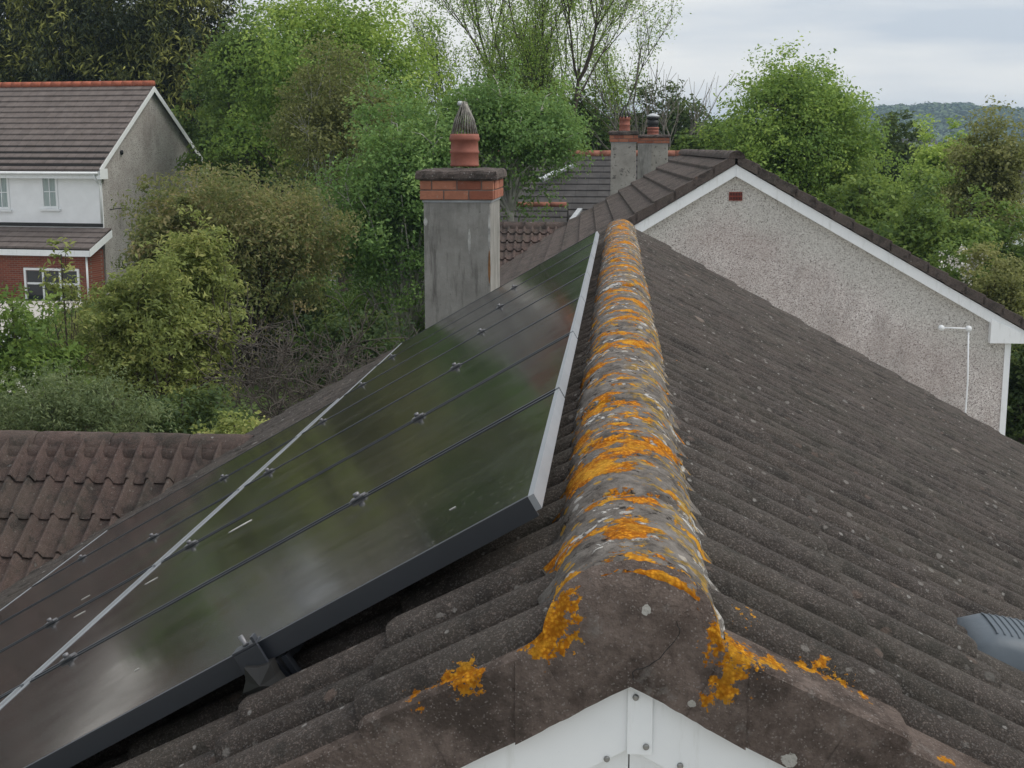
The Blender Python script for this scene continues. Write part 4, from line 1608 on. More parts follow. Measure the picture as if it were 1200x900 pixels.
for sg in (0, 1):
    b_e = -.35 if sg == 0 else LDp + .35
    p = [LP(.13, LDp / 2, z_r - .06), LP(.13, b_e, z_e - .35 * slope_t + .0), LP(.13, b_e, z_e - .35 * slope_t - .22), LP(.13, LDp / 2, z_r - .28)]
    MB().prism(p, le1 * .03).build('bargeboard', 'pvc', lh)
    bx = b_e if sg == 0 else b_e - .55
    MB().obox(LP(.02, bx, z_e - .62), le1 * .15, le2 * .55, (0, 0, .38)).build('eaves_box', 'pvc', lh)
MB().obox(LP(LW, -.33, z_e - .60), le1 * (-LW + .02), le2 * .03, (0, 0, .26)).build('fascia', 'pvc', lh)
MB().obox(LP(LW, -.30, z_e - .60), le1 * (-LW + .02), le2 * .29, (0, 0, .03)).build('soffit', 'pvc', lh)
MB().tube([LP(LW, -.40, z_e - .40), LP(.1, -.40, z_e - .40)], .06, 8).build('gutter', 'pvc', lh, True)
MB().tube([LP(-.06, -.38, z_e - .45), LP(-.06, -.36, z_e - .62), LP(-.02, -.09, z_e - .85), LP(-.02, -.09, z_m + .1)], .04, 8).build('downpipe', 'pvc', lh, True)
fl = LP(0, 2.2, 0)
MB().tube([LP(.01, 1.55, z_e + .35), LP(.06, 1.55, z_e + .35)], .09, 14).build('flue_hole', 'dark_void', lh, True)
MB().tube([LP(.0, .5, z_m + .55), LP(.25, .55, z_m + .6), LP(.25, 1.6, z_m + .58)], .02, 6).build('aerial_arm', 'black', lh, True)


def left_window(x0, x1, y0, y1, dep, nx, ny, m='screen', out=0.0, top=.0):
    p0 = at_d(x0, y1, dep)
    p1 = at_d(x1, y1, dep)
    zt_, zb_ = at_d(x0, y0, dep).z, p0.z
    a0 = (p0 - LC).dot(le1)
    a1 = (p1 - LC).dot(le1)
    w_ = MB()
    fr = .085
    w_.obox(LP(a0, out - .06, zb_), le1 * fr, le2 * .08, (0, 0, zt_ - zb_))
    w_.obox(LP(a1 - fr, out - .06, zb_), le1 * fr, le2 * .08, (0, 0, zt_ - zb_))
    w_.obox(LP(a0 + fr, out - .06, zb_), le1 * (a1 - a0 - 2 * fr), le2 * .08, (0, 0, fr))
    w_.obox(LP(a0 + fr, out - .06, zt_ - fr), le1 * (a1 - a0 - 2 * fr), le2 * .08, (0, 0, fr))
    wo = w_.build('window', 'pvc', lh)
    MB().obox(LP(a0 - .08, out - .12, zb_ - .08), le1 * (a1 - a0 + .16), le2 * .13, (0, 0, .075)).build('sill', 'pvc', wo)
    br = .03 if m == 'screen' else .075
    xs = [a0 + fr + (a1 - a0 - 2 * fr) * i / nx for i in range(nx + 1)]
    hs = [zb_ + fr + (zt_ - zb_ - 2 * fr) * (i / ny if not top else (0, 1 - top, 1)[i]) for i in range(ny + 1)]
    for x in xs[1:-1]:
        MB().obox(LP(x - br / 2, out - .052, zb_ + fr), le1 * br, le2 * .05, (0, 0, zt_ - zb_ - 2 * fr)).build('glazing_bar', 'pvc', wo)
    for i in range(nx):
        for z in hs[1:-1]:
            MB().obox(LP(xs[i] + br / 2, out - .050, z - br / 2), le1 * (xs[1] - xs[0] - br), le2 * .048, (0, 0, br)).build('glazing_bar', 'pvc', wo)
        for j in range(ny):
            MB().obox(LP(xs[i] + br * .4, out - .028, hs[j] + br * .4), le1 * (xs[1] - xs[0] - br * .8), le2 * .004, (0, 0, hs[j + 1] - hs[j] - br * .8)).build('pane', 'pane_pale' if m == 'screen' else 'window', wo)


def pane_mat():
    n = NT('curtained_pane')
    c = n.ramp(n.noise(3, 3, .5, n.map(n.pos, (6, 6, .6))), .35, .65, (.30, .37, .37), (.44, .50, .49))
    return n.done(c, .12, spec=.6)


M['pane_pale'] = pane_mat()
left_window(42, 64, 205, 245, 50.1, 2, 2)
left_window(-2, 19, 205, 245, 51.2, 2, 2)
left_window(-70, -48, 205, 245, 52.0, 2, 2)
# projecting ground floor: lean-to roof, white fascia, brick wall, big window
z_t, z_f = lz_(268), at_d(119, 292, 48.6).z
lt = MB().prism([LP(LW, .0, z_t), LP(LW, -1.6, z_f + .04), LP(LW, -1.6, z_f - .05), LP(LW, .0, z_t - .3)], le1 * (-LW + .30)).build('lean_to_roof', 'felt', lh)
sl2 = (z_t - z_f) / 1.6
for c in range(4):
    b0, b1 = -c * .4, -(c + 1) * .4 - .02
    MB().prism([LP(LW, b0, z_t + b0 * sl2 + .005), LP(LW, b0, z_t + b0 * sl2 + .03), LP(LW, b1, z_t + b1 * sl2 + .08), LP(LW, b1, z_t + b1 * sl2 + .01)], le1 * (-LW + .32)).build('tile_course', 'tile_left', lt)
MB().obox(LP(LW, -.06, z_t + .06), le1 * (-LW - .01), le2 * .04, (0, 0, .13)).build('lead_flashing', 'black', lh)
MB().obox(LP(LW, -1.62, z_f - .26), le1 * (-LW + .30), le2 * .03, (0, 0, .22)).build('fascia', 'pvc', lh)
MB().prism([LP(.31, -1.62, z_f - .26), LP(.31, -1.62, z_f), LP(.31, .0, z_t - .05), LP(.31, .0, z_t - .31)], le1 * .025).build('bargeboard', 'pvc', lh)
MB().obox(LP(LW, -1.35, 0), le1 * (-LW - .05), le2 * 1.3, (0, 0, z_f - .1)).build('brick_wall', 'brickwall', lh)
MB().tube([LP(.05, -1.42, z_f - .2), LP(.05, -1.42, 0)], .04, 8).build('downpipe', 'pvc', lh, True)
left_window(22, 96, 315, 366, 48.75, 3, 2, 'dark', -1.35, .34)

# a pale parked car glimpsed between the shrubs
def car(cx, cy, rz, label):
    t = thing('parked_car', label, 'car', (cx, cy, 0))
    m = Matrix.Translation((cx, cy, 0)) @ Matrix.Rotation(rz, 4, 'Z')
    prof = [(-2.0, .45), (-2.05, .75), (-1.9, .95), (-1.55, 1.38), (-.9, 1.46), (.1, 1.42), (.75, 1.05), (1.6, .92), (1.98, .72), (2.02, .42)]
    def body(pr, hw, z0):
        vs = []
        for x, z in pr:
            for k, (f, dz) in enumerate(((-1, z0 - z), (-1, -.38 * (z - z0)), (-.82, -.02), (0, .02), (.82, -.02), (1, -.38 * (z - z0)), (1, z0 - z))):
                vs.append(m @ Vector((x, hw * f, z + dz)))
        fs = [(i * 7 + j, i * 7 + j + 1, (i + 1) * 7 + j + 1, (i + 1) * 7 + j) for i in range(len(pr) - 1) for j in range(6)]
        fs += [tuple(range(6, -1, -1)), tuple((len(pr) - 1) * 7 + j for j in range(7))]
        return MB().add(vs, fs)
    M.setdefault('carpaint', simple('silver_paint', (.55, .58, .60), .25, .6, .03))
    me = body(prof, .86, .3).mesh('body', 'carpaint', True)
    fix_normals(me)
    link('body', me, t)
    MB().add([m @ Vector(v) for v in ((.16, -.66, 1.40), (.16, .66, 1.40), (.78, .72, 1.07), (.78, -.72, 1.07), (.18, -.66, 1.43), (.18, .66, 1.43), (.80, .72, 1.09), (.80, -.72, 1.09))], [(0, 1, 2, 3), (7, 6, 5, 4), (0, 4, 5, 1), (1, 5, 6, 2), (2, 6, 7, 3), (3, 7, 4, 0)]).build('windscreen', 'window', t)
    for sg in (-1, 1):
        MB().prism([m @ Vector(v) for v in ((-1.4, sg * .845, 1.0), (.6, sg * .845, 1.0), (.1, sg * .78, 1.33), (-1.2, sg * .78, 1.33))], m.to_3x3() @ Vector((0, sg * .03, 0))).build('side_window', 'window', t)
        for x in (-1.25, 1.25):
            w_ = MB().tube([m @ Vector((x, sg * .70, .31)), m @ Vector((x, sg * .88, .31))], .31, 18).build('wheel', 'black', t)
            MB().tube([m @ Vector((x, sg * .881, .31)), m @ Vector((x, sg * .895, .31))], .2, 14).build('rim', 'alu', w_)
        MB().obox(m @ Vector((1.93, sg * .6 - .14, .68)), m.to_3x3() @ Vector((.08, 0, 0)), m.to_3x3() @ Vector((0, .28, 0)), (0, 0, .12)).build('headlight', 'alu', t)


p = at_d(2, 410, 28.5)
car(p.x, p.y, R_(-60), 'silver car parked before the brick house, seen through the shrubs')

# a corner of another roof at the right edge
rh = thing('house', 'low house with dark slate roof half hidden by trees at the far right', 'house', at_d(1240, 300, 46) * 1.0)
rp = at_d(1192, 214, 46)
M['slate2'] = M['slate']
ex = RT
MB().prism([Vector((rp.x, rp.y, rp.z - .45)), Vector((rp.x, rp.y, 0)), Vector((rp.x, rp.y, 0)) + FH * 5, Vector((rp.x, rp.y, rp.z - .45)) + FH * 5], ex * 9).build('wall', 'white_render', rh)
rr0 = Vector((rp.x, rp.y, rp.z - .5)) - ex * .3 - FH * .4
rro = MB().prism([rr0, rr0 + Vector((0, 0, .06)), rr0 + FH * 3 + Vector((0, 0, 1.4)), rr0 + FH * 6, ], ex * 9.5).build('roof', 'felt', rh)
for c in range(8):
    a = rr0 + FH * (.36 * c) + Vector((0, 0, .06 + .36 * c * .447))
    MB().obox(a + Vector((0, 0, .02)), FH * .38 + Vector((0, 0, .38 * .447 - .03)), ex * 9.5, (0, 0, .03)).build('tile_course', 'slate', rro)
MB().obox(rr0 - FH * .03 - Vector((0, 0, .2)), ex * 9.5, FH * .03, (0, 0, .2)).build('fascia', 'pvc', rh)

# ---------------------------------------------------------------- trees
rng = np.random.default_rng(5)


def unit(n):
    v = rng.normal(size=(n, 3))
    return v / np.linalg.norm(v, axis=1)[:, None]


def leaves_mesh(name, centers, dirs, size, aspect, m, tint, tilt=.8, droop=0.0):
    n = len(centers)
    nr = unit(n) * tilt + dirs * (1 - tilt * .5) + np.array([0, 0, .35])
    nr /= np.linalg.norm(nr, axis=1)[:, None] + 1e-9
    ax = unit(n)
    ax[:, 2] -= droop
    u = ax - nr * (ax * nr).sum(1)[:, None]
    u /= np.linalg.norm(u, axis=1)[:, None] + 1e-9
    v = np.cross(nr, u)
    s = size * rng.uniform(.6, 1.35, n)[:, None]
    fold = nr * (s * .12)
    co = np.empty((n, 4, 3))
    co[:, 0] = centers - u * s * .5
    co[:, 1] = centers + v * s * aspect * .5 + fold - u * s * .05
    co[:, 2] = centers + u * s * .5
    co[:, 3] = centers - v * s * aspect * .5 + fold - u * s * .05
    me = bpy.data.meshes.new(name)
    me.vertices.add(n * 4)
    me.vertices.foreach_set('co', co.ravel())
    me.loops.add(n * 4)
    me.loops.foreach_set('vertex_index', np.arange(n * 4, dtype=np.int32))
    me.polygons.add(n)
    me.polygons.foreach_set('loop_start', np.arange(0, n * 4, 4, dtype=np.int32))
    me.polygons.foreach_set('loop_total', np.full(n, 4, dtype=np.int32))
    me.update()
    me.validate()
    at = me.color_attributes.new('tint', 'FLOAT_COLOR', 'POINT')
    tc = np.ones((n, 4, 4))
    tc[:, :, 0] = tint[:, None]
    tc[:, :, 1] = rng.uniform(0, 1, n)[:, None]
    at.data.foreach_set('color', tc.ravel())
    me.materials.append(M[m])
    return me


def lobed_clumps(c, rad, nl, ncl, up=.25, fill=.25):
    c, rad = np.array(c), np.array(rad)
    nb = nl * 2                                     # boughs of uneven size, some pushed well out of the outline
    dirs = unit(nb)
    dirs[:, 2] = np.where(dirs[:, 2] < -.35, -dirs[:, 2] * .6, dirs[:, 2]) + up * .2
    dirs /= np.linalg.norm(dirs, axis=1)[:, None]
    far = rng.uniform(.30, .84, nb)[:, None]
    lc = c + dirs * rad * far
    lr = rad * np.array([1, 1, .72]) * (rng.uniform(.18, .46, nb)[:, None] * (1.25 - .40 * far))
    wgt = lr[:, 0] ** 2
    k = rng.choice(nb, ncl, p=wgt / wgt.sum())
    d = unit(ncl)
    d[:, 2] = np.where(d[:, 2] < -.2, -d[:, 2], d[:, 2])
    r = (.55 + .45 * rng.uniform(0, 1, ncl) ** .5)[:, None]
    p = lc[k] + d * r * lr[k]
    nf_ = int(ncl * fill * .6)
    d2 = unit(nf_)
    p2 = c + d2 * rad * (rng.uniform(.1, .7, nf_) ** .6)[:, None]
    ns = max(6, int(nl * .9))                       # leading shoots that break the outline
    sdv = unit(ns)
    sdv[:, 2] = np.abs(sdv[:, 2]) * .9 + .05
    sdv /= np.linalg.norm(sdv, axis=1)[:, None]
    q = max(4, int(ncl * .14 / ns))
    ks = np.repeat(np.arange(ns), q)
    ln = rng.uniform(.95, 1.18, ns)
    d3 = sdv[ks]
    p3 = c + d3 * rad * (rng.uniform(.6, 1, len(ks)) * ln[ks])[:, None] + rng.normal(size=(len(ks), 3)) * rad * .025
    lob = np.concatenate([k, rng.integers(0, nb, nf_), rng.integers(0, nb, len(ks))])
    return np.concatenate([p, p2, p3]), np.concatenate([d, d2, d3]), lc[:nl], lob


def limb_tubes(mb, base, tips, r0, thin=.03, sub=None):
    base = Vector(base)
    for t in tips:
        t = Vector(t)
        mid = base.lerp(t, .5) + Vector((random.uniform(-.3, .3), random.uniform(-.3, .3), (t - base).length * .10))
        mb.tube([base, base.lerp(mid, .5) + Vector((0, 0, .05)), mid, t], [r0, r0 * .75, r0 * .5, thin], 6, False)


def tree(name, label, px, ytop, hw, dist, ybot, m, nleaf, lpx, bark='bark', lobes=14, clump=60, cr=.16, aspect=.55, depth=.85, cat='tree', group=None,
         droop=0.0, tilt=.8, fill=.3, trunk_r=None, twigs=0, tintbias=0.0, top_tint=0.0):
    top, bot = at_d(px, ytop, dist).z, at_d(px, ybot, dist).z
    pxm = dist / FPX
    p = at_d(px, 171, dist)
    c = np.array([p.x, p.y, (top + bot) / 2])
    rad = np.array([hw * pxm * 1.16, hw * pxm * depth * 1.1, (top - bot) / 2 * 1.08])
    ncl = max(30, nleaf // clump)
    cl, cd_, lc, lob = lobed_clumps(c, rad, lobes, ncl, fill=fill)
    cl[:, 2] = np.maximum(cl[:, 2], .25)
    n = len(cl)
    per = rng.poisson(nleaf / n, n)
    idx = np.repeat(np.arange(n), per)
    rc = min(rad) * cr * .72 * rng.uniform(.6, 1.5, n)
    off = np.clip(rng.normal(size=(len(idx), 3)), -1.7, 1.7) * rc[idx][:, None] * np.array([1, 1, .6])
    off[:, 2] -= droop * np.abs(rng.normal(size=len(idx))) * rc[idx]
    pos = cl[idx] + off
    pos[:, 2] = np.maximum(pos[:, 2], .08)
    ct = np.clip(rng.normal(.45 + tintbias, .34 if 'conifer' in m else .17, n) + rng.normal(0, .2, lob.max() + 1)[lob], 0, 1)
    tint = np.clip(ct[idx] + rng.normal(0, .13, len(idx)), 0, 1)
    t = thing(name, label, cat, (p.x, p.y, 0), group)
    me = leaves_mesh('crown', pos, cd_[idx], lpx * pxm, aspect, m, tint, tilt, droop)
    link('crown', me, t)
    tr = trunk_r or max(.06, min(.35, (top) * .022))
    mb = MB()
    fork = Vector((p.x, p.y, max(.3, c[2] - rad[2] * .75)))
    bend = Vector((random.uniform(-.15, .15), random.uniform(-.15, .15), 0))
    mb.tube([(p.x, p.y, -.1), Vector((p.x, p.y, .25)), fork * .5 + Vector((p.x, p.y, 0)) * .5 + bend, fork], [tr * 1.5, tr * 1.1, tr, tr * .85], 9, False)
    mb.tube([fork, fork.lerp(Vector(c), .6) + bend, Vector(c) + Vector((0, 0, rad[2] * .45)), Vector((c[0], c[1], top - rad[2] * .12))], [tr * .85, tr * .6, tr * .3, .012], 7, False)
    limb_tubes(mb, fork, lc, tr * .5, tr * .1)
    if twigs:
        for q in rng.integers(0, n, twigs):
            a = Vector(lc[np.argmin(((lc - cl[q]) ** 2).sum(1))])
            b = Vector(cl[q])
            mb.tube([a, a.lerp(b, .55) + Vector((random.uniform(-.1, .1), random.uniform(-.1, .1), .08)), b], [tr * .14, tr * .1, tr * .04], 4, False)
    mb.build('trunk', bark, t, True)
    return t


def grow(p, d, ln, r, lv, out, tips, spread, rnd, wob=.12, up=.10, kids=(2, 3)):
    pts, rad = [p.copy()], [r]
    q = p.copy()
    dd = d.copy()
    n = 4
    for i in range(n):
        dd = (dd + Vector((rnd.gauss(0, wob), rnd.gauss(0, wob), rnd.gauss(0, wob * .6) + up * .3))).normalized()
        q = q + dd * (ln / n)
        pts.append(q.copy())
        rad.append(r * (1 - .45 * (i + 1) / n))
        if lv > 0 and i in (1, 2) and rnd.random() < .75:
            sd_ = (dd + Vector((rnd.gauss(0, 1), rnd.gauss(0, 1), rnd.gauss(0, .4))).normalized() * spread).normalized()
            grow(q, sd_, ln * rnd.uniform(.5, .72), r * .42, lv - 1, out, tips, spread, rnd, wob, up, kids)
        if lv <= 1:
            tips.append(q.copy())
    out.append((pts, rad))
    if lv > 0:
        for k in range(rnd.randint(*kids)):
            sd_ = (dd + Vector((rnd.gauss(0, 1), rnd.gauss(0, 1), rnd.gauss(0, .5))).normalized() * spread).normalized()
            grow(q, sd_, ln * rnd.uniform(.62, .82), r * .52, lv - 1, out, tips, spread, rnd, wob, up, kids)


def open_tree(name, label, px, dist, height, trunk, r, lv, seed, m=None, leaf=None, per=6, lpx=3, bark='bark', spread=.5, cat='tree', group=None, base_z=0.0, stems=1, wob=.12, up=.1, kids=(2, 3), lr=.16, keep=1.0):
    rnd = random.Random(seed)
    p = at_d(px, 171, dist)
    t = thing(name, label, cat, (p.x, p.y, base_z), group)
    out, tips = [], []
    for s in range(stems):
        d = Vector((rnd.gauss(0, .12 if stems == 1 else .4), rnd.gauss(0, .1 if stems == 1 else .4), 1)).normalized()
        b = Vector((p.x + (rnd.uniform(-.25, .25) if stems > 1 else 0), p.y + (rnd.uniform(-.25, .25) if stems > 1 else 0), base_z))
        grow(b, d, trunk, r, lv, out, tips, spread, rnd, wob, up, kids)
    zmax = max(q.z for pts, _ in out for q in pts)
    k = height / max(.1, zmax - base_z)
    T = lambda q: Vector((p.x + (q.x - p.x) * k, p.y + (q.y - p.y) * k, base_z + (q.z - base_z) * k))
    mb = MB()
    for pts, rad in out:
        mb.tube([T(q) for q in pts], [max(.006, v * k ** .5) for v in rad], 5 if rad[0] > .03 else 4, False)
    mb.build('trunk', bark, t, True)
    if m:
        tp = np.array([T(q) for q in tips])
        tp = tp[rng.uniform(0, 1, len(tp)) < keep]
        idx = np.repeat(np.arange(len(tp)), rng.poisson(per, len(tp)))
        pos = tp[idx] + np.clip(rng.normal(size=(len(idx), 3)), -1.5, 1.5) * lr
        ct = np.clip(rng.normal(.5, .22, len(tp)), 0, 1)
        tint = np.clip(ct[idx] + rng.normal(0, .12, len(idx)), 0, 1)
        me = leaves_mesh('crown', pos, unit(len(idx)), lpx * dist / FPX, .5, m, tint, .9)
        link('crown', me, t)
    return t


CON = 'dark conifers behind the left house'
tree('cypress_tree', 'very dark cypress standing left of the yellowish cypress behind the red ridge', -15, -95, 95, 72, 300, 'leaf_conifer', 25299, 8.2, lobes=30, clump=45, cr=.13, aspect=.24, droop=1.2, fill=.7, group=CON)
tree('cypress_tree', 'tall dark cypress with yellowish sprays above the roof of the two-storey house', 95, -110, 85, 70, 320, 'leaf_conifer', 36800, 8.2, lobes=34, clump=45, cr=.13, aspect=.24, droop=1.2, fill=.7, group=CON, tintbias=.1)
tree('cypress_tree', 'dark cypress rising right behind the grey gable peak', 205, -70, 80, 68, 330, 'leaf_conifer', 36800, 8.2, lobes=34, clump=45, cr=.13, aspect=.24, droop=1.2, fill=.7, group=CON, tintbias=.12)
tree('holly_tree', 'slim dark green tree between the grey gable and the tall sycamore', 255, 70, 48, 60, 330, 'leaf_mid', 9000, 6, lobes=16, clump=50, cr=.2, tintbias=-.2)
tree('sycamore_tree', 'large fresh green sycamore rising behind the olive birch', 400, -35, 115, 52, 330, 'leaf_bright', 52000, 4.8, lobes=26, clump=60, cr=.15)
tree('sycamore_tree', 'mid green sycamore beside the dark cypresses, darker than the one next to it', 300, 10, 68, 55, 320, 'leaf_mid', 30000, 4.8, lobes=20, clump=60, cr=.17)
tree('birch_tree', 'olive brown thin-leaved birch with pale bare limbs in front of the sycamore', 388, 58, 72, 43, 330, 'leaf_olive', 22000, 4.2, 'bark_birch', lobes=20, clump=25, cr=.16, twigs=160, fill=.5, trunk_r=.10)
tree('birch_tree', 'leafy green birch behind the chimney with the wire-guarded pot', 470, 120, 92, 33.5, 500, 'leaf_birch', 52000, 4.8, 'bark_birch', lobes=30, clump=45, cr=.15, droop=.7, twigs=60, trunk_r=.11)
tree('birch_tree', 'green weeping birch with white limbs over the dark roof', 598, 88, 80, 34.0, 268, 'leaf_birch', 34000, 4.6, 'bark_birch', lobes=24, clump=40, cr=.15, droop=.9, twigs=90, trunk_r=.11)
tree('maple_tree', 'bronze tinted bushy maple growing against the grey gable', 282, 180, 118, 31, 470, 'leaf_bronze', 52000, 5.4, lobes=30, clump=55, cr=.14, aspect=.4, droop=.25, top_tint=.3)
tree('maple_tree', 'low bronze green maple branch mass beside the grey gable wall', 205, 215, 60, 30, 420, 'leaf_bronze', 14000, 6.5, lobes=18, clump=50, cr=.16, aspect=.4)
tree('cherry_laurel', 'tall loose yellow green tree in front of the bronze maple', 228, 252, 50, 21, 560, 'leaf_yellow', 15000, 7, lobes=30, clump=22, cr=.15, aspect=.38, droop=.4, fill=.5, twigs=60, trunk_r=.06)
tree('cherry_laurel', 'broad yellow green shrub left of the tall loose one', 160, 300, 66, 20, 560, 'leaf_yellow', 15000, 7, lobes=30, clump=22, cr=.14, aspect=.38, droop=.4, fill=.5, twigs=60, trunk_r=.06, tintbias=-.12)
tree('sapling', 'thin yellowish sapling before the brick ground floor', 64, 285, 24, 21, 480, 'leaf_yellow', 480, 8, lobes=14, clump=12, cr=.28, aspect=.38, twigs=50, trunk_r=.03, cat='tree')
tree('shrub', 'loose green shrub with white blossom by the wing roof', 2, 338, 66, 19, 600, 'leaf_mid', 15000, 8, lobes=22, clump=24, cr=.16, aspect=.4, twigs=60, trunk_r=.05, cat='shrub')
tree('shrub', 'grey green fine-leaved shrub right behind the wing roof ridge', 62, 425, 105, 15.5, 640, 'leaf_grey', 22000, 6, lobes=26, clump=30, cr=.13, aspect=.28, twigs=90, trunk_r=.04, cat='shrub')
tree('shrub', 'low dark shrub with bluish leaves at the foot of the yellow green tree', 200, 455, 80, 16.5, 620, 'leaf_dark', 10000, 8, lobes=18, clump=26, cr=.16, aspect=.4, cat='shrub')
tree('shrub', 'dark ivy bush beneath the leafy green birch', 420, 370, 75, 27, 520, 'leaf_dark', 14000, 6, lobes=20, clump=45, cr=.16, cat='shrub')
tree('shrub', 'dense dark bush filling the gap behind the bare twigs', 330, 330, 85, 34, 560, 'leaf_dark', 14000, 7, lobes=20, clump=45, cr=.16, cat='shrub')
tree('hedge_shrub', 'clipped yellow green hedge top beside the wing ridge end', 262, 488, 60, 13.6, 600, 'leaf_yellow', 5000, 6, lobes=18, clump=30, cr=.14, cat='shrub', trunk_r=.03)
open_tree('bare_shrub', 'leafless grey twiggy bush between the yellow green tree and the birch', 335, 19, at_d(335, 340, 19).z, .9, .035, 4, 21, bark='bark_twig', spread=.8, cat='shrub', stems=5, wob=.28, up=.02)
open_tree('bare_shrub', 'second leafless grey bush close to the roof verge', 395, 20, at_d(395, 365, 20).z, .9, .03, 4, 22, bark='bark_twig', spread=.85, cat='shrub', stems=5, wob=.28, up=.02)

# sparse spring trees against the sky
ASH = 'tall sparse ash trees against the sky'
for px_, d_, h_, tr_, r_, lv_, sd__, m_, per_, lab_ in (
        (578, 58, 15.5, 4.0, .15, 4, 31, 'leaf_bright', 10, 'sparse ash with thin upright stems above the wire-guarded chimney pot'),
        (612, 60, 15.0, 4.0, .13, 4, 58, 'leaf_bright', 10, 'slender ash between the upright ash and the forked ash'),
        (688, 55, 14.8, 3.4, .20, 5, 33, 'leaf_bright', 4.5, 'tall forked ash with dark limbs left of the bare tree'),
        (532, 62, 12.0, 3.4, .10, 4, 37, 'leaf_bright', 8, 'thin young ash beside the fresh green sycamore'),
        (655, 64, 14.5, 3.8, .13, 4, 39, 'leaf_bright', 10, 'ash with fine yellowish leaves half hidden behind the forked ash'),
        (735, 60, 12.5, 3.4, .12, 4, 61, 'leaf_bright', 8, 'spreading ash between the forked ash and the bare tree')):
    open_tree('ash_tree', lab_, px_, d_, h_, tr_, r_, lv_, sd__, m_, per=per_, lpx=2.9, spread=.40, group=ASH, up=.26, lr=.30, wob=.08, keep=.9, bark='bark')
open_tree('bare_tree', 'leafless tree with grey bark right of the double chimney stack', 772, 47, at_d(772, 25, 47).z, 3.6, .15, 4, 44, bark='bark_grey', spread=.45, up=.18, wob=.08)

# masses behind the roofs
tree('oak_tree', 'dark green round tree behind the double chimney stack', 782, 104, 50, 58, 300, 'leaf_dark', 12000, 5, lobes=18, clump=50, cr=.18)
tree('oak_tree', 'mid green tree behind the orange ridge and the spotted chimney', 690, 100, 60, 60, 320, 'leaf_mid', 15000, 5, lobes=20, clump=50, cr=.17, tintbias=-.1)
tree('oak_tree', 'green tree filling the space behind the weeping birch', 560, 92, 75, 58, 320, 'leaf_mid', 16000, 5, lobes=20, clump=50, cr=.17)
tree('lime_tree', 'broad fresh green lime tree behind the neighbouring gable peak', 925, 68, 96, 44, 380, 'leaf_bright', 75000, 4.3, lobes=34, clump=55, cr=.14, tintbias=-.08, twigs=80)
tree('lime_tree', 'smaller green tree at the left foot of the broad lime', 842, 130, 45, 46, 340, 'leaf_mid', 11000, 5.5, lobes=16, clump=50, cr=.18, tintbias=.1)
tree('oak_tree', 'dark rounded oak between the broad lime and the distant hill', 1042, 140, 42, 66, 320, 'leaf_dark', 10000, 5, lobes=16, clump=50, cr=.18)
tree('maple_tree', 'bright yellow green maple below the wooded hill', 1105, 155, 52, 58, 330, 'leaf_bright', 14000, 5, lobes=18, clump=50, cr=.17, tintbias=.2)
tree('willow_tree', 'olive grey willow at the far right before the slate roof', 1168, 132, 48, 41, 380, 'leaf_olive', 15000, 4.5, lobes=18, clump=30, cr=.18, twigs=80, tintbias=.1)
tree('willow_tree', 'olive willow reaching out of the frame beyond the slate roof', 1235, 140, 40, 52, 330, 'leaf_olive', 10000, 4.5, lobes=16, clump=30, cr=.18)
tree('hazel_tree', 'dense green hazel directly behind the right bargeboard', 1010, 205, 62, 37, 420, 'leaf_mid', 17000, 6, lobes=24, clump=45, cr=.16)
tree('hazel_tree', 'wide green hazel below the bright maple', 1085, 232, 70, 35, 480, 'leaf_mid', 20000, 6, lobes=26, clump=45, cr=.15, tintbias=.05)
tree('hazel_tree', 'dark green hazel below the olive willow', 1165, 235, 62, 36, 500, 'leaf_mid', 16000, 6, lobes=24, clump=45, cr=.16, tintbias=-.12)
tree('hazel_tree', 'green hazel low behind the eaves of the neighbouring bungalow', 1210, 300, 62, 31, 560, 'leaf_dark', 12000, 6, lobes=20, clump=45, cr=.16, tintbias=.1)
hw_ = tree('hawthorn_bush', 'hawthorn dotted with white blossom above the right eaves', 1128, 292, 46, 31, 480, 'leaf_mid', 10000, 5, lobes=18, clump=35, cr=.16, tintbias=-.1, cat='shrub')
tree('elder_bush', 'olive elder bush beside the white blossom', 1176, 292, 45, 29.5, 470, 'leaf_olive', 12000, 4.5, lobes=18, clump=35, cr=.16, tintbias=.15, cat='shrub')
tree('shrub', 'dark shrub in the passage beside the corner trim', 1222, 385, 45, 25, 600, 'leaf_dark', 9000, 6, lobes=16, clump=40, cr=.18, cat='shrub')
for k_, (px_, yt_, hw__, d_, m_, nl_, lab_) in enumerate((
        (365, 300, 60, 39, 'leaf_mid', 12000, 'plain green bush under the olive birch'),
        (440, 330, 55, 38, 'leaf_mid', 10000, 'plain green bush behind the leafy green birch'),
        (250, 350, 60, 36, 'leaf_dark', 10000, 'dark bush in the shade of the bronze maple'),
        (78, 355, 55, 31, 'leaf_mid', 9000, 'green bush between the silver car and the yellow green tree'),
        (95, 362, 48, 25, 'leaf_olive', 8000, 'olive bush in front of the brick wall corner'),
        (960, 215, 60, 48, 'leaf_mid', 14000, 'green undergrowth at the foot of the broad lime tree'),
        (1060, 235, 60, 50, 'leaf_dark', 12000, 'dark undergrowth below the rounded oak'),
        (1140, 215, 60, 52, 'leaf_mid', 12000, 'green undergrowth between the bright maple and the willow'))):
    tree('bush', lab_, px_, yt_, hw__, d_, 560, m_, nl_, 5, lobes=18, clump=45, cr=.18, cat='shrub')
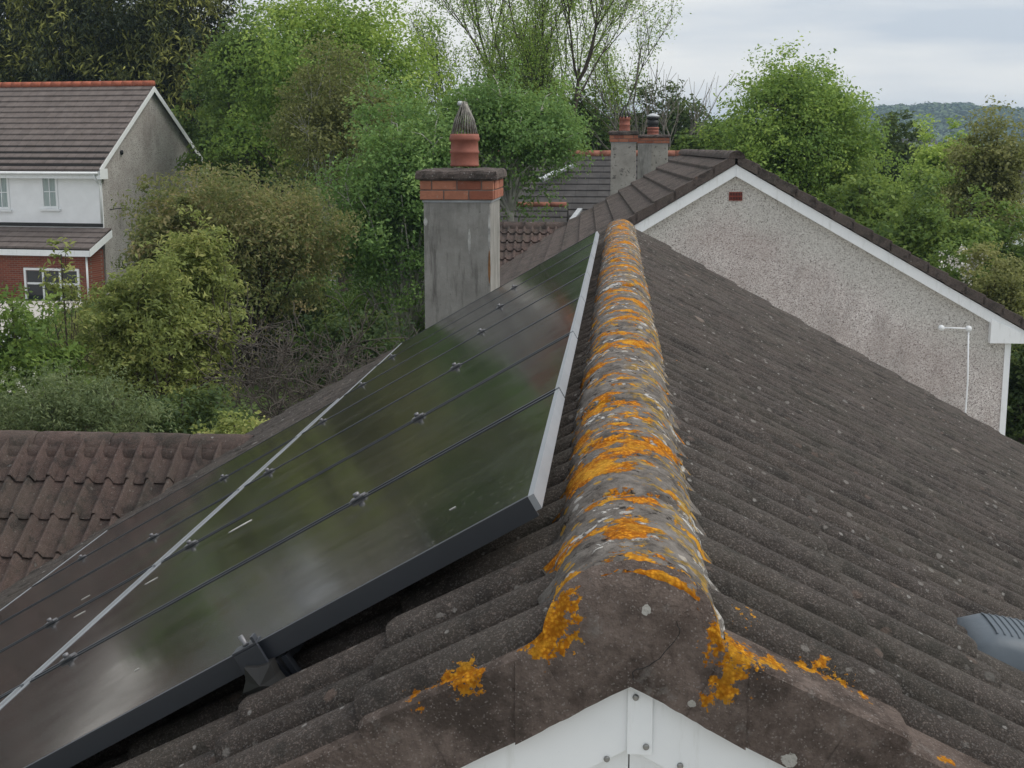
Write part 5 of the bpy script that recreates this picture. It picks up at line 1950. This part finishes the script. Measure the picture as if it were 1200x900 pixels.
# blossom: heads of tiny petals on the hawthorn and on the shrub at the left
def blossom(parent, px, py, rx, ry, dist, n, size):
    c = []
    for k in range(n):
        p = at_d(px + random.gauss(0, rx), py + random.gauss(0, ry), dist - abs(random.gauss(0, .3)))
        c.append(np.array(p) + rng.normal(size=(14, 3)) * size)
    c = np.concatenate(c)
    me = leaves_mesh('blossom', c, unit(len(c)), size * 1.3, .9, 'petal', rng.uniform(0, 1, len(c)), .9)
    link('blossom', me, parent)


blossom(hw_, 1130, 312, 15, 10, 29.9, 26, .04)
for o in COL.objects:
    if o.name.startswith('shrub') and 'white blossom' in o.get('label', ''):
        blossom(o, 24, 458, 16, 16, 18.0, 12, .016)

# far belt of trees down the valley, then the wooded hill
def belt(name, label, x0, x1, ytop, dist, n, m, r0):
    ps, ds, ti = [], [], []
    for k in range(n):
        px = x0 + (x1 - x0) * (k + random.random()) / n
        d = dist * random.uniform(.9, 1.15)
        p = at_d(px, ytop + random.uniform(-3, 6), d)
        r = r0 * random.uniform(.7, 1.4)
        q = 260
        u = unit(q)
        u[:, 2] = np.abs(u[:, 2])
        pos = np.array([p.x, p.y, p.z - r * .9]) + u * r * rng.uniform(.75, 1.05, q)[:, None]
        pos[:, 2] -= rng.uniform(0, 1, q) ** 2 * r * .8
        ps.append(pos)
        ds.append(u)
        ti.append(np.clip(rng.normal(.4, .15) + rng.normal(0, .12, q), 0, 1))
    me = leaves_mesh(name, np.concatenate(ps), np.concatenate(ds), r0 * .38, .8, m, np.concatenate(ti), .5)
    o = link(name, me)
    tag(o, label, 'woodland', kind='stuff')


HD = 1150.0
vs, fs = [], []
NX_, NY_ = 90, 10
def hill_top(px):
    return 128 + 14 * max(0, (1035 - px) / 60) ** 1.5 * (px < 1035) + 2.5 * math.sin(px / 37) + .02 * max(0, px - 1120)
for i in range(NX_ + 1):
    px = -300 + 1900 * i / NX_
    for j in range(NY_ + 1):
        f = j / NY_
        d = HD * (.80 + .5 * f)
        hz = at_d(px, (150 if px < 960 else hill_top(px)) + 4, HD).z
        z = hz * math.sin(min(1, f * 1.25) * math.pi / 2) ** 1.3 - .5
        q = at_d(px, 171, d)
        vs.append((q.x, q.y, z))
fs = [(i * (NY_ + 1) + j, (i + 1) * (NY_ + 1) + j, (i + 1) * (NY_ + 1) + j + 1, i * (NY_ + 1) + j + 1) for i in range(NX_) for j in range(NY_)]
me = MB().add(vs, fs).mesh('hill', 'grass', True)
fix_normals(me)
tag(link('hill', me), kind='structure')
ps, ds, ti = [], [], []
for k in range(900):
    px = random.uniform(900, 1320)
    f = random.random() ** .8
    d = HD * (.80 + .42 * f)
    hz = at_d(px, hill_top(px) + 4, HD).z
    z = hz * math.sin(min(1, f * 1.25) * math.pi / 2) ** 1.3
    q = at_d(px, 171, d)
    r = random.uniform(4, 9)
    n_ = 150
    u = unit(n_)
    u[:, 2] = np.abs(u[:, 2])
    pos = np.array([q.x, q.y, z + r * .2]) + u * np.array([r, r, r * 1.1]) * rng.uniform(.8, 1.05, n_)[:, None]
    ps.append(pos)
    ds.append(u)
    ti.append(np.clip(rng.normal(.45, .25) + rng.normal(0, .1, n_), 0, 1))
me = leaves_mesh('hill_woodland', np.concatenate(ps), np.concatenate(ds), 3.6, .9, 'leaf_far', np.concatenate(ti), .45)
tag(link('hill_woodland', me), 'bluish wooded hill on the horizon', 'woodland', kind='stuff')
belt('valley_woodland', 'hazy tree belt at the foot of the wooded hill', 960, 1260, 172, 330, 60, 'leaf_far', 6)
belt('distant_treeline', 'low distant tree line behind the garden trees', -200, 1000, 150, 160, 90, 'leaf_far', 7)
fh = at_d(1078, 168, 420)
f_ = thing('farmhouse', 'tiny white farmhouse below the wooded hill', 'house', (fh.x, fh.y, 0))
MB().box(fh.x - 5, fh.x + 5, fh.y, fh.y + 6, 0, fh.z - .3).build('wall', 'white_render', f_)
MB().prism([(fh.x - 5.4, fh.y - .4, fh.z - .3), (fh.x - 5.4, fh.y + 3, fh.z + 1.6), (fh.x - 5.4, fh.y + 6.4, fh.z - .3)], (10.8, 0, 0)).build('roof', 'slate', f_)

# ---------------------------------------------------------------- air between here and the hill
hz_mat = bpy.data.materials.new('haze_air')
hz_mat.use_nodes = True
ht = hz_mat.node_tree
ht.nodes.clear()
ho = ht.nodes.new('ShaderNodeOutputMaterial')
hv = ht.nodes.new('ShaderNodeVolumePrincipled')
hv.inputs['Color'].default_value = (.58, .78, 1, 1)
hv.inputs['Density'].default_value = .0003
ht.links.new(hv.outputs[0], ho.inputs['Volume'])
M['haze'] = hz_mat
tag(MB().box(-1490, 1490, -190, 2590, -1, 75).build('haze', 'haze'), 'thin bluish haze in the air over the valley', 'haze', kind='stuff')
